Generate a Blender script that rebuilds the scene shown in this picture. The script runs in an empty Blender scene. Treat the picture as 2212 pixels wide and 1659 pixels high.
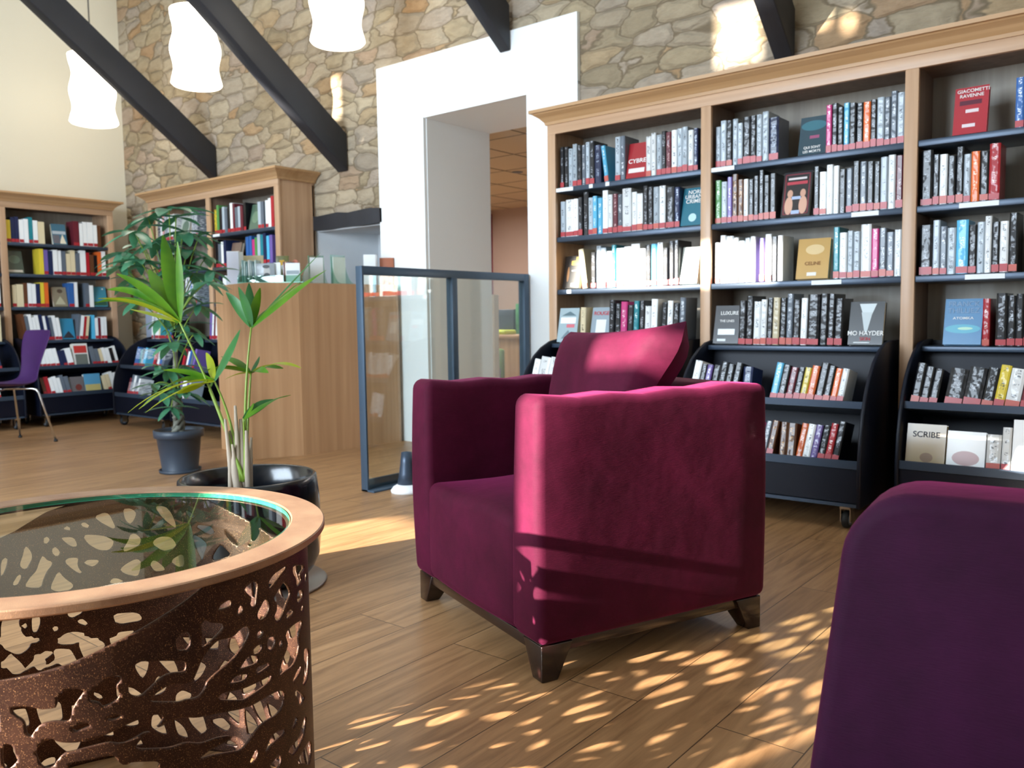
import bpy, bmesh, math, random
import numpy as np
from mathutils import Vector, Matrix
random.seed(7); PI = math.pi
sc = bpy.context.scene
COL = sc.collection

# ------------------------------------------------------------------ camera, sky, sun, ambient fill light, exposure
CR = (0.778313414, 0.627722427, -0.013884645)
CU = (-0.038467128, 0.069744227, 0.996822965)
CW = (-0.626696505, 0.775306583, -0.078429546)
CAM_H = 0.92; FPX = 1820.0
cd = bpy.data.cameras.new('camera'); cam = bpy.data.objects.new('camera', cd); COL.objects.link(cam)
cam.matrix_world = Matrix(((CR[0], CU[0], -CW[0], 0), (CR[1], CU[1], -CW[1], 0), (CR[2], CU[2], -CW[2], CAM_H), (0, 0, 0, 1)))
cd.sensor_width = 36.0; cd.lens = FPX / 2212 * 36.0; cd.clip_start = 0.02
cd.dof.use_dof = True; cd.dof.focus_distance = 1.7; cd.dof.aperture_fstop = 7.0
sc.camera = cam
sc.view_settings.view_transform = 'Standard'; sc.view_settings.look = 'None'
sc.view_settings.gamma = 1.0; sc.view_settings.use_curve_mapping = False
sc.view_settings.exposure = 0.0
w = bpy.data.worlds.new('sky'); sc.world = w; w.use_nodes = True
bgn = w.node_tree.nodes['Background']; bgn.inputs[0].default_value = (0.62, 0.80, 1.0, 1); bgn.inputs[1].default_value = 2.0
SAZ, SEL = math.radians(70.4), math.radians(16)
sd = bpy.data.lights.new('sun', 'SUN'); so = bpy.data.objects.new('sun', sd); COL.objects.link(so)
sd.energy = 38.0; sd.color = (1.0, 0.93, 0.82); sd.angle = math.radians(0.6)
sdir = Vector((math.cos(SAZ) * math.cos(SEL), math.sin(SAZ) * math.cos(SEL), -math.sin(SEL)))
so.rotation_mode = 'QUATERNION'; so.rotation_quaternion = sdir.to_track_quat('-Z', 'Y'); so.location = (-1, -6, 4)
# added area lights for ambient fill, sized to blank panes on the unseen rear wall
YB = -3.0
FILL_WINDOWS = [(-5.6, -1.9, 0.9, 3.6, 590, (0.72, 0.86, 1.0)), (0.4, 2.6, 1.0, 3.2, 20, (0.76, 0.88, 1.0)), (-8.5, -6.6, 1.2, 3.2, 22, (0.92, 0.95, 1.0))]
# openings cut in the unseen rear wall to shape the low sun, each given by the spot it lights (x0, x1, y, z0, z1)
def sun_gap(x0, x1, y, z0, z1):
    d = y - YB; a = d / math.tan(SAZ); b = d / math.sin(SAZ) * math.tan(SEL); return (x0 - a, x1 - a, max(0.4, z0 + b), z1 + b)
SUN_GAPS = [sun_gap(*q) for q in ((-1.344, -0.645, 1.69, -1.2, 1.03), (-1.62, -1.344, 1.69, 0.90, 1.06), (-3.1, -2.54, 2.2, -0.1, 0.17), (-2.9, -1.6, 4.1, 1.06, 1.30),
    (-5.65, -5.30, 4.45, 2.52, 2.86), (-5.2, -5.07, 4.45, 2.3, 2.52), (-2.15, -1.86, 4.45, 2.28, 2.62), (-1.84, -1.5, 4.45, 2.38, 2.70), (-1.46, -1.38, 4.45, 2.33, 2.45))]
for (x0, x1, z0, z1, e, c) in FILL_WINDOWS:
    ld = bpy.data.lights.new('window_daylight', 'AREA'); lo = bpy.data.objects.new('window_daylight', ld); COL.objects.link(lo)
    ld.shape = 'RECTANGLE'; ld.size = x1 - x0; ld.size_y = z1 - z0; ld.energy = e; ld.color = c
    lo.location = ((x0 + x1) / 2, YB + 0.03, (z0 + z1) / 2); lo.rotation_euler = (PI / 2, 0, 0)
for (lx, ly, e) in ((-6.6, 6.8, 90), (-5.0, 5.9, 30)):
    ld = bpy.data.lights.new('side_room_ceiling_light', 'AREA'); lo = bpy.data.objects.new('side_room_ceiling_light', ld); COL.objects.link(lo)
    ld.size = 1.0; ld.energy = e; ld.color = (1.0, 0.90, 0.78); lo.location = (lx, ly, 2.30)

def ray(px, py):
    a, b = (px - 1106) / FPX, (py - 829.5) / FPX
    return Vector([CW[i] + a * CR[i] - b * CU[i] for i in range(3)])
def at_depth(px, py, d): return Vector((0, 0, CAM_H)) + ray(px, py) * d
def at_y(px, py, Y): r = ray(px, py); return Vector((0, 0, CAM_H)) + r * (Y / r.y)

# ------------------------------------------------------------------ helpers
def lin(c):
    if isinstance(c, str): c = [int(c[i:i + 2], 16) / 255 for i in (0, 2, 4)]
    return tuple(x / 12.92 if x <= 0.04045 else ((x + 0.055) / 1.055) ** 2.4 for x in c)
MATS = {}
def nmat(name):
    m = bpy.data.materials.new(name); m.use_nodes = True; MATS[name] = m
    nt = m.node_tree; return m, nt, nt.nodes['Principled BSDF'], nt.links
def add(nt, t, **kw):
    n = nt.nodes.new(t)
    for k, v in kw.items():
        if k.startswith('i_'): n.inputs[k[2:].replace('_', ' ')].default_value = v
        elif k.startswith('n') and k[1:].isdigit(): n.inputs[int(k[1:])].default_value = v
        else: setattr(n, k, v)
    return n
def mat(name, col, rough=0.5, metal=0.0, coat=0.0, sheen=0.0, bump=0.0, bscale=40.0, vary=0.0, vscale=6.0, emit=None, stretch=None, spec=None):
    m, nt, b, L = nmat(name); c = lin(col)
    b.inputs['Base Color'].default_value = (*c, 1); b.inputs['Roughness'].default_value = rough; b.inputs['Metallic'].default_value = metal
    b.inputs['Coat Weight'].default_value = coat; b.inputs['Coat Roughness'].default_value = 0.12
    if spec is not None: b.inputs['Specular IOR Level'].default_value = spec
    if sheen: b.inputs['Sheen Weight'].default_value = sheen; b.inputs['Sheen Roughness'].default_value = 0.35
    tc = add(nt, 'ShaderNodeTexCoord'); mp = add(nt, 'ShaderNodeMapping'); L.new(tc.outputs['Object'], mp.inputs['Vector'])
    if stretch: mp.inputs['Scale'].default_value = stretch
    if vary:
        n = add(nt, 'ShaderNodeTexNoise', i_Scale=vscale, i_Detail=5.0); L.new(mp.outputs[0], n.inputs['Vector'])
        r = add(nt, 'ShaderNodeValToRGB'); L.new(n.outputs[0], r.inputs[0])
        r.color_ramp.elements[0].position = 0.3; r.color_ramp.elements[1].position = 0.7
        r.color_ramp.elements[0].color = (*[x * (1 - vary) for x in c], 1); r.color_ramp.elements[1].color = (*[min(1, x * (1 + vary)) for x in c], 1)
        L.new(r.outputs[0], b.inputs['Base Color'])
    if bump:
        n = add(nt, 'ShaderNodeTexNoise', i_Scale=bscale, i_Detail=3.0); L.new(mp.outputs[0], n.inputs['Vector'])
        bp = add(nt, 'ShaderNodeBump', i_Strength=bump, i_Distance=0.01); L.new(n.outputs[0], bp.inputs['Height']); L.new(bp.outputs[0], b.inputs['Normal'])
    if emit:
        b.inputs['Emission Color'].default_value = (*lin(emit[0]), 1); b.inputs['Emission Strength'].default_value = emit[1]
    return m
def wood(name, c1, c2, axis='Z', rough=0.45, sc_=1.0, coat=0.05):
    m, nt, b, L = nmat(name)
    tc = add(nt, 'ShaderNodeTexCoord'); mp = add(nt, 'ShaderNodeMapping'); L.new(tc.outputs['Object'], mp.inputs['Vector'])
    s = {'X': (0.5, 14, 14), 'Y': (14, 0.5, 14), 'Z': (14, 14, 0.5)}[axis]; mp.inputs['Scale'].default_value = [k * sc_ for k in s]
    n = add(nt, 'ShaderNodeTexNoise', i_Scale=1.6, i_Detail=6.0, i_Distortion=0.4); L.new(mp.outputs[0], n.inputs['Vector'])
    r = add(nt, 'ShaderNodeValToRGB'); L.new(n.outputs[0], r.inputs[0])
    r.color_ramp.elements[0].position = 0.3; r.color_ramp.elements[1].position = 0.72
    r.color_ramp.elements[0].color = (*lin(c1), 1); r.color_ramp.elements[1].color = (*lin(c2), 1)
    L.new(r.outputs[0], b.inputs['Base Color']); b.inputs['Roughness'].default_value = rough; b.inputs['Coat Weight'].default_value = coat
    return m

class MB:
    def __init__(s): s.v = []; s.f = []; s.m = []; s.sm = []
    def add(s, vs, fs, mi=0, smooth=False, M=None):
        b = len(s.v)
        s.v += [tuple(M @ Vector(v)) if M else tuple(v) for v in vs]
        s.f += [tuple(b + i for i in f) for f in fs]; s.m += [mi] * len(fs); s.sm += [smooth] * len(fs)
    def box(s, x0, x1, y0, y1, z0, z1, mi=0, M=None):
        vs = [(x, y, z) for z in (z0, z1) for y in (y0, y1) for x in (x0, x1)]
        s.add(vs, [(0, 2, 3, 1), (4, 5, 7, 6), (0, 1, 5, 4), (2, 6, 7, 3), (0, 4, 6, 2), (1, 3, 7, 5)], mi, False, M); return s
    def prism(s, pts, a0, a1, ax='X', mi=0, M=None, smooth=False):   # pts: closed profile in the two other axes
        n = len(pts)
        mk = {'X': lambda a, p: (a, p[0], p[1]), 'Y': lambda a, p: (p[0], a, p[1]), 'Z': lambda a, p: (p[0], p[1], a)}[ax]
        vs = [mk(a0, p) for p in pts] + [mk(a1, p) for p in pts]
        s.add(vs, [tuple(range(n - 1, -1, -1)), tuple(range(n, 2 * n))], mi, False, M)
        b = len(s.v) - 2 * n
        for i in range(n):
            j = (i + 1) % n; s.f.append((b + i, b + j, b + n + j, b + n + i)); s.m.append(mi); s.sm.append(smooth)
        return s
    def lathe(s, prof, n=48, mi=0, M=None, wob=None, sm=True):                 # prof: list of (r, z)
        vs = []
        for (r, z) in prof:
            for k in range(n):
                a = 2 * PI * k / n; q = r * (1 + (wob(a, z) if wob else 0)); vs.append((q * math.cos(a), q * math.sin(a), z))
        fs = []
        for i in range(len(prof) - 1):
            for k in range(n):
                j = (k + 1) % n; fs.append((i * n + k, i * n + j, (i + 1) * n + j, (i + 1) * n + k))
        s.add(vs, fs, mi, sm, M); return s
    def tube(s, pts, r, n=8, mi=0, M=None, cap=True):
        pts = [Vector(p) for p in pts]; rs = r if isinstance(r, (list, tuple)) else [r] * len(pts)
        vs = []; up = Vector((0.13, 0.27, 0.95))
        for i, p in enumerate(pts):
            d = (pts[min(i + 1, len(pts) - 1)] - pts[max(i - 1, 0)]).normalized()
            a = d.cross(up); a = (a if a.length > 1e-3 else d.cross(Vector((1, 0, 0)))).normalized(); b = d.cross(a)
            for k in range(n):
                t = 2 * PI * k / n; vs.append(tuple(p + (a * math.cos(t) + b * math.sin(t)) * rs[i]))
        fs = [(i * n + k, i * n + (k + 1) % n, (i + 1) * n + (k + 1) % n, (i + 1) * n + k) for i in range(len(pts) - 1) for k in range(n)]
        if cap: fs += [tuple(range(n - 1, -1, -1)), tuple(range((len(pts) - 1) * n, len(pts) * n))]
        s.add(vs, fs, mi, True, M); return s
    def build(s, name, mats, parent=None, bevel=0, seg=2, subsurf=0, loc=None):
        me = bpy.data.meshes.new(name); me.from_pydata(s.v, [], s.f)
        if not isinstance(mats, (list, tuple)): mats = [mats]
        for m in mats: me.materials.append(m)
        me.polygons.foreach_set('material_index', s.m); me.polygons.foreach_set('use_smooth', s.sm)
        bm = bmesh.new(); bm.from_mesh(me); bmesh.ops.recalc_face_normals(bm, faces=bm.faces); bm.to_mesh(me); bm.free(); me.update()
        o = bpy.data.objects.new(name, me); COL.objects.link(o)
        if parent: o.parent = parent
        if loc: o.location = loc
        if bevel:
            md = o.modifiers.new('bevel', 'BEVEL'); md.width = bevel; md.segments = seg; md.limit_method = 'ANGLE'; md.angle_limit = math.radians(40)
            for p in me.polygons: p.use_smooth = True
            md.harden_normals = False
        if subsurf:
            md = o.modifiers.new('subsurf', 'SUBSURF'); md.levels = subsurf; md.render_levels = subsurf
        return o
def thing(name, label, cat, loc=(0, 0, 0), rz=0.0, group=None):
    o = bpy.data.objects.new(name, None); COL.objects.link(o); o.location = loc; o.rotation_euler = (0, 0, rz)
    o.empty_display_size = 0.1
    return tag(o, label, cat, group)
def tag(o, label, cat, group=None, kind=None):
    o['label'] = label; o['category'] = cat
    if group: o['group'] = group
    if kind: o['kind'] = kind
    return o
def struct(o, label=None):
    o['kind'] = 'structure'
    if label: o['label'] = label
    return o
def text(name, s, size, m, parent, loc, rot=(PI / 2, 0, 0), xs=1.0, depth=0.0004, align='CENTER'):
    cu = bpy.data.curves.new(name, 'FONT'); cu.body = s; cu.size = size; cu.align_x = align; cu.align_y = 'CENTER'; cu.extrude = depth; cu.offset = size * 0.008
    tmp = bpy.data.objects.new(name, cu); me = bpy.data.meshes.new_from_object(tmp); bpy.data.objects.remove(tmp); bpy.data.curves.remove(cu)
    me.materials.clear(); me.materials.append(m)
    o = bpy.data.objects.new(name, me); COL.objects.link(o); o.parent = parent; o.location = loc; o.rotation_euler = rot; o.scale = (xs, 1, 1)
    return o

# ------------------------------------------------------------------ materials
M_WALL = mat('cream_plaster', 'DAD3BF', 0.9, bump=0.08, bscale=60, spec=0.2)
M_WHITE = mat('white_paint', 'F2F4F4', 0.7, bump=0.03, bscale=30, spec=0.3)
M_PORTAL = mat('white_panel', 'EDF1F2', 0.55, spec=0.3)
M_RECESS = mat('grey_white_plaster', 'C9CED2', 0.9, vary=0.04)
M_PINK = mat('rose_beige_wall', 'BCA8A0', 0.9, vary=0.05, vscale=1.0)
M_CEIL2 = mat('suspended_ceiling_tile', 'C9B9A0', 0.9)
M_SEAM = mat('ceiling_seam', '857C6E', 0.9)
M_RED = mat('crimson_panel', '7E1B3C', 0.5)
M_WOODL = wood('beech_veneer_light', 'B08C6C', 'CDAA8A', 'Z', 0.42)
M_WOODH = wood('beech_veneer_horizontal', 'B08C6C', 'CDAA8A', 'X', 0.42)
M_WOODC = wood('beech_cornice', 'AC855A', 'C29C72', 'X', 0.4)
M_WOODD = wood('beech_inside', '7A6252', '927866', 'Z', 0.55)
M_BACK = wood('bookcase_back_board', '8E857A', 'A39A8C', 'Z', 0.6)
M_COUNTER = wood('counter_oak_veneer', 'B0865F', 'C89E76', 'Z', 0.4, 0.9)
M_SHELF = mat('dark_grey_lacquered_steel', '3C4A5C', 0.35, 0.3)
M_TROL = mat('blue_black_painted_steel', '080E1E', 0.45, 0.0, spec=0.3)
M_BEAM = mat('black_stained_timber', '24262C', 0.6, bump=0.5, bscale=6, vary=0.45, vscale=1.5, stretch=(3, 0.7, 0.7))
M_CHROME = mat('chrome', 'D8DCE0', 0.12, 1.0)
M_RUBBER = mat('black_rubber', '15171A', 0.6)
M_HUB = mat('grey_plastic_wheel_hub', '6E7C8A', 0.4)
M_FRAME = mat('blue_grey_painted_steel', '42566A', 0.4, 0.3)
M_LABEL = mat('white_card', 'E8EEF0', 0.6)
M_WALNUT = mat('dark_wenge_wood', '1E0D0B', 0.25, coat=0.4)
M_CORD = mat('grey_cable', '55544E', 0.6)
M_SHADE = mat('glowing_white_fabric_shade', 'FFFFFF', 0.8, emit=('FFF3DF', 5.5))
M_POTB = mat('black_glazed_planter', '0B1119', 0.22, coat=0.4, bump=0.15, bscale=9)
M_POT2 = mat('slate_plastic_pot', '323D4B', 0.45)
M_SOIL = mat('dark_soil', '2A211B', 0.95, bump=1.0, bscale=60)
M_HUSK = mat('dry_palm_husk', 'A99A88', 0.8, vary=0.35, vscale=20, stretch=(1, 1, 0.2))
M_BARK = mat('grey_green_bark', '75756A', 0.85, vary=0.35, vscale=18, bump=0.6, bscale=30)
M_DISC = mat('brushed_metal_disc', '9A8F86', 0.35, 0.7)
M_PAGES = mat('book_pages', 'E3DCC8', 0.9)
M_TAG = mat('red_spine_tag', 'B02A32', 0.4, coat=0.15)
M_TAGO = mat('orange_red_spine_tag', 'BE4C3A', 0.4, coat=0.15)
M_TXW = mat('white_print', 'F4F4F2', 0.6); M_TXR = mat('red_print', 'C23A44', 0.6); M_TXY = mat('yellow_print', 'E8B63A', 0.6); M_TXK = mat('black_print', '101014', 0.6)
M_TXB = mat('blue_print', '8AA8C8', 0.6); M_TXG = mat('gold_brown_print', '8A5A28', 0.6)

def velvet(name, base, sheen_col, s=1.0):
    m, nt, b, L = nmat(name)
    tc = add(nt, 'ShaderNodeTexCoord'); n = add(nt, 'ShaderNodeTexNoise', i_Scale=5.0, i_Detail=6.0, i_Roughness=0.7); L.new(tc.outputs['Object'], n.inputs['Vector'])
    r = add(nt, 'ShaderNodeValToRGB'); L.new(n.outputs[0], r.inputs[0]); c = lin(base)
    r.color_ramp.elements[0].position = 0.32; r.color_ramp.elements[1].position = 0.7
    r.color_ramp.elements[0].color = (*[x * 0.7 for x in c], 1); r.color_ramp.elements[1].color = (*[x * 1.35 for x in c], 1)
    L.new(r.outputs[0], b.inputs['Base Color']); b.inputs['Roughness'].default_value = 0.75; b.inputs['Specular IOR Level'].default_value = 0.15
    b.inputs['Sheen Weight'].default_value = s; b.inputs['Sheen Roughness'].default_value = 0.38; b.inputs['Sheen Tint'].default_value = (*lin(sheen_col), 1)
    mp = add(nt, 'ShaderNodeMapping'); mp.inputs['Scale'].default_value = (60, 60, 700); L.new(tc.outputs['Object'], mp.inputs['Vector'])
    n2 = add(nt, 'ShaderNodeTexNoise', i_Scale=1.0, i_Detail=2.0); L.new(mp.outputs[0], n2.inputs['Vector'])
    n3 = add(nt, 'ShaderNodeTexNoise', i_Scale=9.0, i_Detail=2.0); L.new(tc.outputs['Object'], n3.inputs['Vector'])
    b1 = add(nt, 'ShaderNodeBump', i_Strength=0.25, i_Distance=0.002); L.new(n2.outputs[0], b1.inputs['Height'])
    b2 = add(nt, 'ShaderNodeBump', i_Strength=0.14, i_Distance=0.02); L.new(n3.outputs[0], b2.inputs['Height']); L.new(b1.outputs[0], b2.inputs['Normal'])
    L.new(b2.outputs[0], b.inputs['Normal']); return m
M_VELVET = velvet('burgundy_velvet', '460A24', 'D84C90', 0.24)
M_VELVET2 = velvet('plum_velvet', '2C0824', 'D03A80', 0.32)
M_PURPLE = mat('aubergine_shell_fabric', '3A1552', 0.6, vary=0.15)

def floor_mat():
    m, nt, b, L = nmat('oak_plank_floor')
    tc = add(nt, 'ShaderNodeTexCoord'); mp = add(nt, 'ShaderNodeMapping'); mp.inputs['Rotation'].default_value = (0, 0, math.radians(-90)); L.new(tc.outputs['Object'], mp.inputs['Vector'])
    br = add(nt, 'ShaderNodeTexBrick', offset=0.37, i_Scale=1.0); br.inputs['Mortar Size'].default_value = 0.0018; br.inputs['Mortar Smooth'].default_value = 0.3
    br.inputs['Brick Width'].default_value = 1.7; br.inputs['Row Height'].default_value = 0.2; br.inputs['Bias'].default_value = 0.0
    br.inputs['Color1'].default_value = (0, 0, 0, 1); br.inputs['Color2'].default_value = (1, 1, 1, 1); br.inputs['Mortar'].default_value = (0.5, 0.5, 0.5, 1)
    L.new(mp.outputs[0], br.inputs['Vector'])
    g = add(nt, 'ShaderNodeMapping'); g.inputs['Scale'].default_value = (22, 1.6, 1); L.new(tc.outputs['Object'], g.inputs['Vector'])
    off = add(nt, 'ShaderNodeVectorMath', operation='MULTIPLY_ADD'); L.new(br.outputs['Color'], off.inputs[0]); off.inputs[1].default_value = (9, 5, 3); L.new(g.outputs[0], off.inputs[2])
    n = add(nt, 'ShaderNodeTexNoise', i_Scale=1.3, i_Detail=8.0, i_Roughness=0.62, i_Distortion=1.1); L.new(off.outputs[0], n.inputs['Vector'])
    r = add(nt, 'ShaderNodeValToRGB'); L.new(n.outputs[0], r.inputs[0]); e = r.color_ramp.elements
    e[0].position = 0.28; e[0].color = (*lin('84603E'), 1); e[1].position = 0.75; e[1].color = (*lin('C89C6E'), 1); k = e.new(0.5); k.color = (*lin('AE845A'), 1)
    mx = add(nt, 'ShaderNodeMix', data_type='RGBA', blend_type='MULTIPLY'); mx.inputs[0].default_value = 0.8
    pr = add(nt, 'ShaderNodeValToRGB'); L.new(br.outputs['Color'], pr.inputs[0]); pr.color_ramp.elements[0].color = (0.80, 0.78, 0.76, 1); pr.color_ramp.elements[1].color = (1, 1, 1, 1)
    L.new(r.outputs[0], mx.inputs[6]); L.new(pr.outputs[0], mx.inputs[7])
    # knots
    kn = add(nt, 'ShaderNodeTexVoronoi', i_Scale=1.0, distance='EUCLIDEAN'); km = add(nt, 'ShaderNodeMapping'); km.inputs['Scale'].default_value = (2.6, 1.5, 1); km.inputs['Location'].default_value = (0.4, 0.1, 0)
    L.new(tc.outputs['Object'], km.inputs['Vector']); L.new(km.outputs[0], kn.inputs['Vector'])
    kr = add(nt, 'ShaderNodeValToRGB'); L.new(kn.outputs['Distance'], kr.inputs[0]); kr.color_ramp.elements[0].position = 0.02; kr.color_ramp.elements[0].color = (0.25, 0.17, 0.12, 1)
    kr.color_ramp.elements[1].position = 0.07; kr.color_ramp.elements[1].color = (1, 1, 1, 1)
    m2 = add(nt, 'ShaderNodeMix', data_type='RGBA', blend_type='MULTIPLY'); m2.inputs[0].default_value = 0.7; L.new(mx.outputs[2], m2.inputs[6]); L.new(kr.outputs[0], m2.inputs[7])
    m3 = add(nt, 'ShaderNodeMix', data_type='RGBA'); L.new(br.outputs['Fac'], m3.inputs[0]); L.new(m2.outputs[2], m3.inputs[6]); m3.inputs[7].default_value = (*lin('5A4129'), 1)
    L.new(m3.outputs[2], b.inputs['Base Color']); b.inputs['Roughness'].default_value = 0.42; b.inputs['Coat Weight'].default_value = 0.15; b.inputs['Coat Roughness'].default_value = 0.3
    bp = add(nt, 'ShaderNodeBump', i_Strength=0.25, i_Distance=0.003, invert=True); L.new(br.outputs['Fac'], bp.inputs['Height']); L.new(bp.outputs[0], b.inputs['Normal'])
    return m
M_FLOOR = floor_mat()

def stone_mat():
    m, nt, b, L = nmat('rubble_stone_masonry')
    tc = add(nt, 'ShaderNodeTexCoord'); mp = add(nt, 'ShaderNodeMapping'); mp.inputs['Scale'].default_value = (4.0, 4.0, 8.6); L.new(tc.outputs['Object'], mp.inputs['Vector'])
    wn = add(nt, 'ShaderNodeTexNoise', i_Scale=0.55, i_Detail=4.0, i_Roughness=0.6); L.new(mp.outputs[0], wn.inputs['Vector'])
    ad = add(nt, 'ShaderNodeVectorMath', operation='MULTIPLY_ADD'); L.new(wn.outputs['Color'], ad.inputs[0]); ad.inputs[1].default_value = (0.9, 0.9, 0.75); L.new(mp.outputs[0], ad.inputs[2])
    va = add(nt, 'ShaderNodeTexVoronoi', feature='F2', distance='MINKOWSKI', i_Scale=1.0, i_Exponent=4.0, i_Randomness=0.85); L.new(ad.outputs[0], va.inputs['Vector'])
    v1 = add(nt, 'ShaderNodeMath', operation='SUBTRACT')
    v2 = add(nt, 'ShaderNodeTexVoronoi', feature='F1', distance='MINKOWSKI', i_Scale=1.0, i_Exponent=4.0, i_Randomness=0.85); L.new(ad.outputs[0], v2.inputs['Vector'])
    L.new(va.outputs['Distance'], v1.inputs[0]); L.new(v2.outputs['Distance'], v1.inputs[1])
    fn = add(nt, 'ShaderNodeTexNoise', i_Scale=2.4, i_Detail=8.0, i_Roughness=0.68); L.new(mp.outputs[0], fn.inputs['Vector'])
    sep = add(nt, 'ShaderNodeSeparateColor'); L.new(v2.outputs['Color'], sep.inputs[0])
    r = add(nt, 'ShaderNodeValToRGB'); L.new(sep.outputs[0], r.inputs[0]); e = r.color_ramp.elements
    e[0].position = 0.0; e[0].color = (*lin('9E9078'), 1); e[1].position = 1.0; e[1].color = (*lin('B4A284'), 1)
    for p_, c_ in ((0.2, 'B0A084'), (0.4, 'A29686'), (0.58, 'BBAC92'), (0.75, 'A89B8E'), (0.9, 'AE8F6C')): k = e.new(p_); k.color = (*lin(c_), 1)
    fr = add(nt, 'ShaderNodeValToRGB'); L.new(fn.outputs[0], fr.inputs[0]); fr.color_ramp.elements[0].position = 0.25; fr.color_ramp.elements[0].color = (0.72, 0.70, 0.68, 1); fr.color_ramp.elements[1].position = 0.62; fr.color_ramp.elements[1].color = (1, 1, 1, 1)
    mx = add(nt, 'ShaderNodeMix', data_type='RGBA', blend_type='MULTIPLY'); mx.inputs[0].default_value = 0.85; L.new(r.outputs[0], mx.inputs[6]); L.new(fr.outputs[0], mx.inputs[7])
    er = add(nt, 'ShaderNodeValToRGB'); L.new(v1.outputs[0], er.inputs[0]); er.color_ramp.elements[0].position = 0.01; er.color_ramp.elements[0].color = (1, 1, 1, 1); er.color_ramp.elements[1].position = 0.06; er.color_ramp.elements[1].color = (0, 0, 0, 1)
    m3 = add(nt, 'ShaderNodeMix', data_type='RGBA'); L.new(er.outputs[0], m3.inputs[0]); L.new(mx.outputs[2], m3.inputs[6]); m3.inputs[7].default_value = (*lin('7C6E5A'), 1)
    L.new(m3.outputs[2], b.inputs['Base Color']); b.inputs['Roughness'].default_value = 0.95; b.inputs['Specular IOR Level'].default_value = 0.1
    hr = add(nt, 'ShaderNodeMapRange', interpolation_type='SMOOTHSTEP'); hr.inputs[1].default_value = 0.0; hr.inputs[2].default_value = 0.30; L.new(v1.outputs[0], hr.inputs[0])
    hm = add(nt, 'ShaderNodeMath', operation='MULTIPLY_ADD'); L.new(fn.outputs[0], hm.inputs[0]); hm.inputs[1].default_value = 0.9; L.new(hr.outputs[0], hm.inputs[2])
    h2 = add(nt, 'ShaderNodeMath', operation='MULTIPLY_ADD'); L.new(sep.outputs[1], h2.inputs[0]); h2.inputs[1].default_value = 0.5; L.new(hm.outputs[0], h2.inputs[2])
    bp = add(nt, 'ShaderNodeBump', i_Strength=0.8, i_Distance=0.03); L.new(h2.outputs[0], bp.inputs['Height']); L.new(bp.outputs[0], b.inputs['Normal'])
    return m
M_STONE = stone_mat()

def rust_mat(name, c1, c2):
    m, nt, b, L = nmat(name)
    tc = add(nt, 'ShaderNodeTexCoord')
    n = add(nt, 'ShaderNodeTexNoise', i_Scale=14.0, i_Detail=5.0); L.new(tc.outputs['Object'], n.inputs['Vector'])
    r = add(nt, 'ShaderNodeValToRGB'); L.new(n.outputs[0], r.inputs[0]); r.color_ramp.elements[0].position = 0.3; r.color_ramp.elements[0].color = (*lin(c1), 1); r.color_ramp.elements[1].position = 0.7; r.color_ramp.elements[1].color = (*lin(c2), 1)
    s = add(nt, 'ShaderNodeTexNoise', i_Scale=900.0, i_Detail=1.0); L.new(tc.outputs['Object'], s.inputs['Vector'])
    sr = add(nt, 'ShaderNodeValToRGB'); L.new(s.outputs[0], sr.inputs[0]); sr.color_ramp.elements[0].position = 0.66; sr.color_ramp.elements[0].color = (0, 0, 0, 1); sr.color_ramp.elements[1].position = 0.72; sr.color_ramp.elements[1].color = (1, 1, 1, 1)
    mx = add(nt, 'ShaderNodeMix', data_type='RGBA'); L.new(sr.outputs[0], mx.inputs[0]); L.new(r.outputs[0], mx.inputs[6]); mx.inputs[7].default_value = (*lin('D8A070'), 1)
    L.new(mx.outputs[2], b.inputs['Base Color']); b.inputs['Metallic'].default_value = 0.55; b.inputs['Roughness'].default_value = 0.42
    bp = add(nt, 'ShaderNodeBump', i_Strength=0.5, i_Distance=0.0006); L.new(s.outputs[0], bp.inputs['Height']); L.new(bp.outputs[0], b.inputs['Normal'])
    return m
M_RUST = rust_mat('rust_brown_powder_coat', '2E1912', '4C3024'); M_RING = rust_mat('tan_brown_powder_coat', '96705A', 'B08E72')

def glass_mat(name, tint, refl=1.0):
    m = bpy.data.materials.new(name); m.use_nodes = True; nt = m.node_tree; L = nt.links; MATS[name] = m
    nt.nodes.remove(nt.nodes['Principled BSDF']); out = nt.nodes['Material Output']
    t = add(nt, 'ShaderNodeBsdfTransparent'); t.inputs[0].default_value = (*lin(tint), 1)
    g = add(nt, 'ShaderNodeBsdfGlossy'); g.inputs['Roughness'].default_value = 0.0; g.inputs[0].default_value = (1, 1, 1, 1)
    f = add(nt, 'ShaderNodeFresnel', i_IOR=1.5); ge = add(nt, 'ShaderNodeNewGeometry'); mr = add(nt, 'ShaderNodeMapRange'); mr.inputs[3].default_value = 1.5; mr.inputs[4].default_value = 1 / 1.5; L.new(ge.outputs['Backfacing'], mr.inputs[0]); L.new(mr.outputs[0], f.inputs['IOR']); mu = add(nt, 'ShaderNodeMath', operation='MULTIPLY'); mu.inputs[1].default_value = refl; L.new(f.outputs[0], mu.inputs[0])
    mx = add(nt, 'ShaderNodeMixShader'); L.new(mu.outputs[0], mx.inputs[0]); L.new(t.outputs[0], mx.inputs[1]); L.new(g.outputs[0], mx.inputs[2]); L.new(mx.outputs[0], out.inputs[0])
    return m
M_GLASS = glass_mat('clear_glass', 'F6FAF8', 1.2)
M_TGLASS = glass_mat('table_glass', 'E8F3EC', 0.7)
M_ACRYL = glass_mat('clear_acrylic', 'DDEFE8', 1.6)
M_GEDGE = mat('green_glass_edge', '3FA585', 0.15, coat=1.0)
M_AEDGE = mat('acrylic_edge', '7FC9B0', 0.2, coat=0.6)

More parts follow.
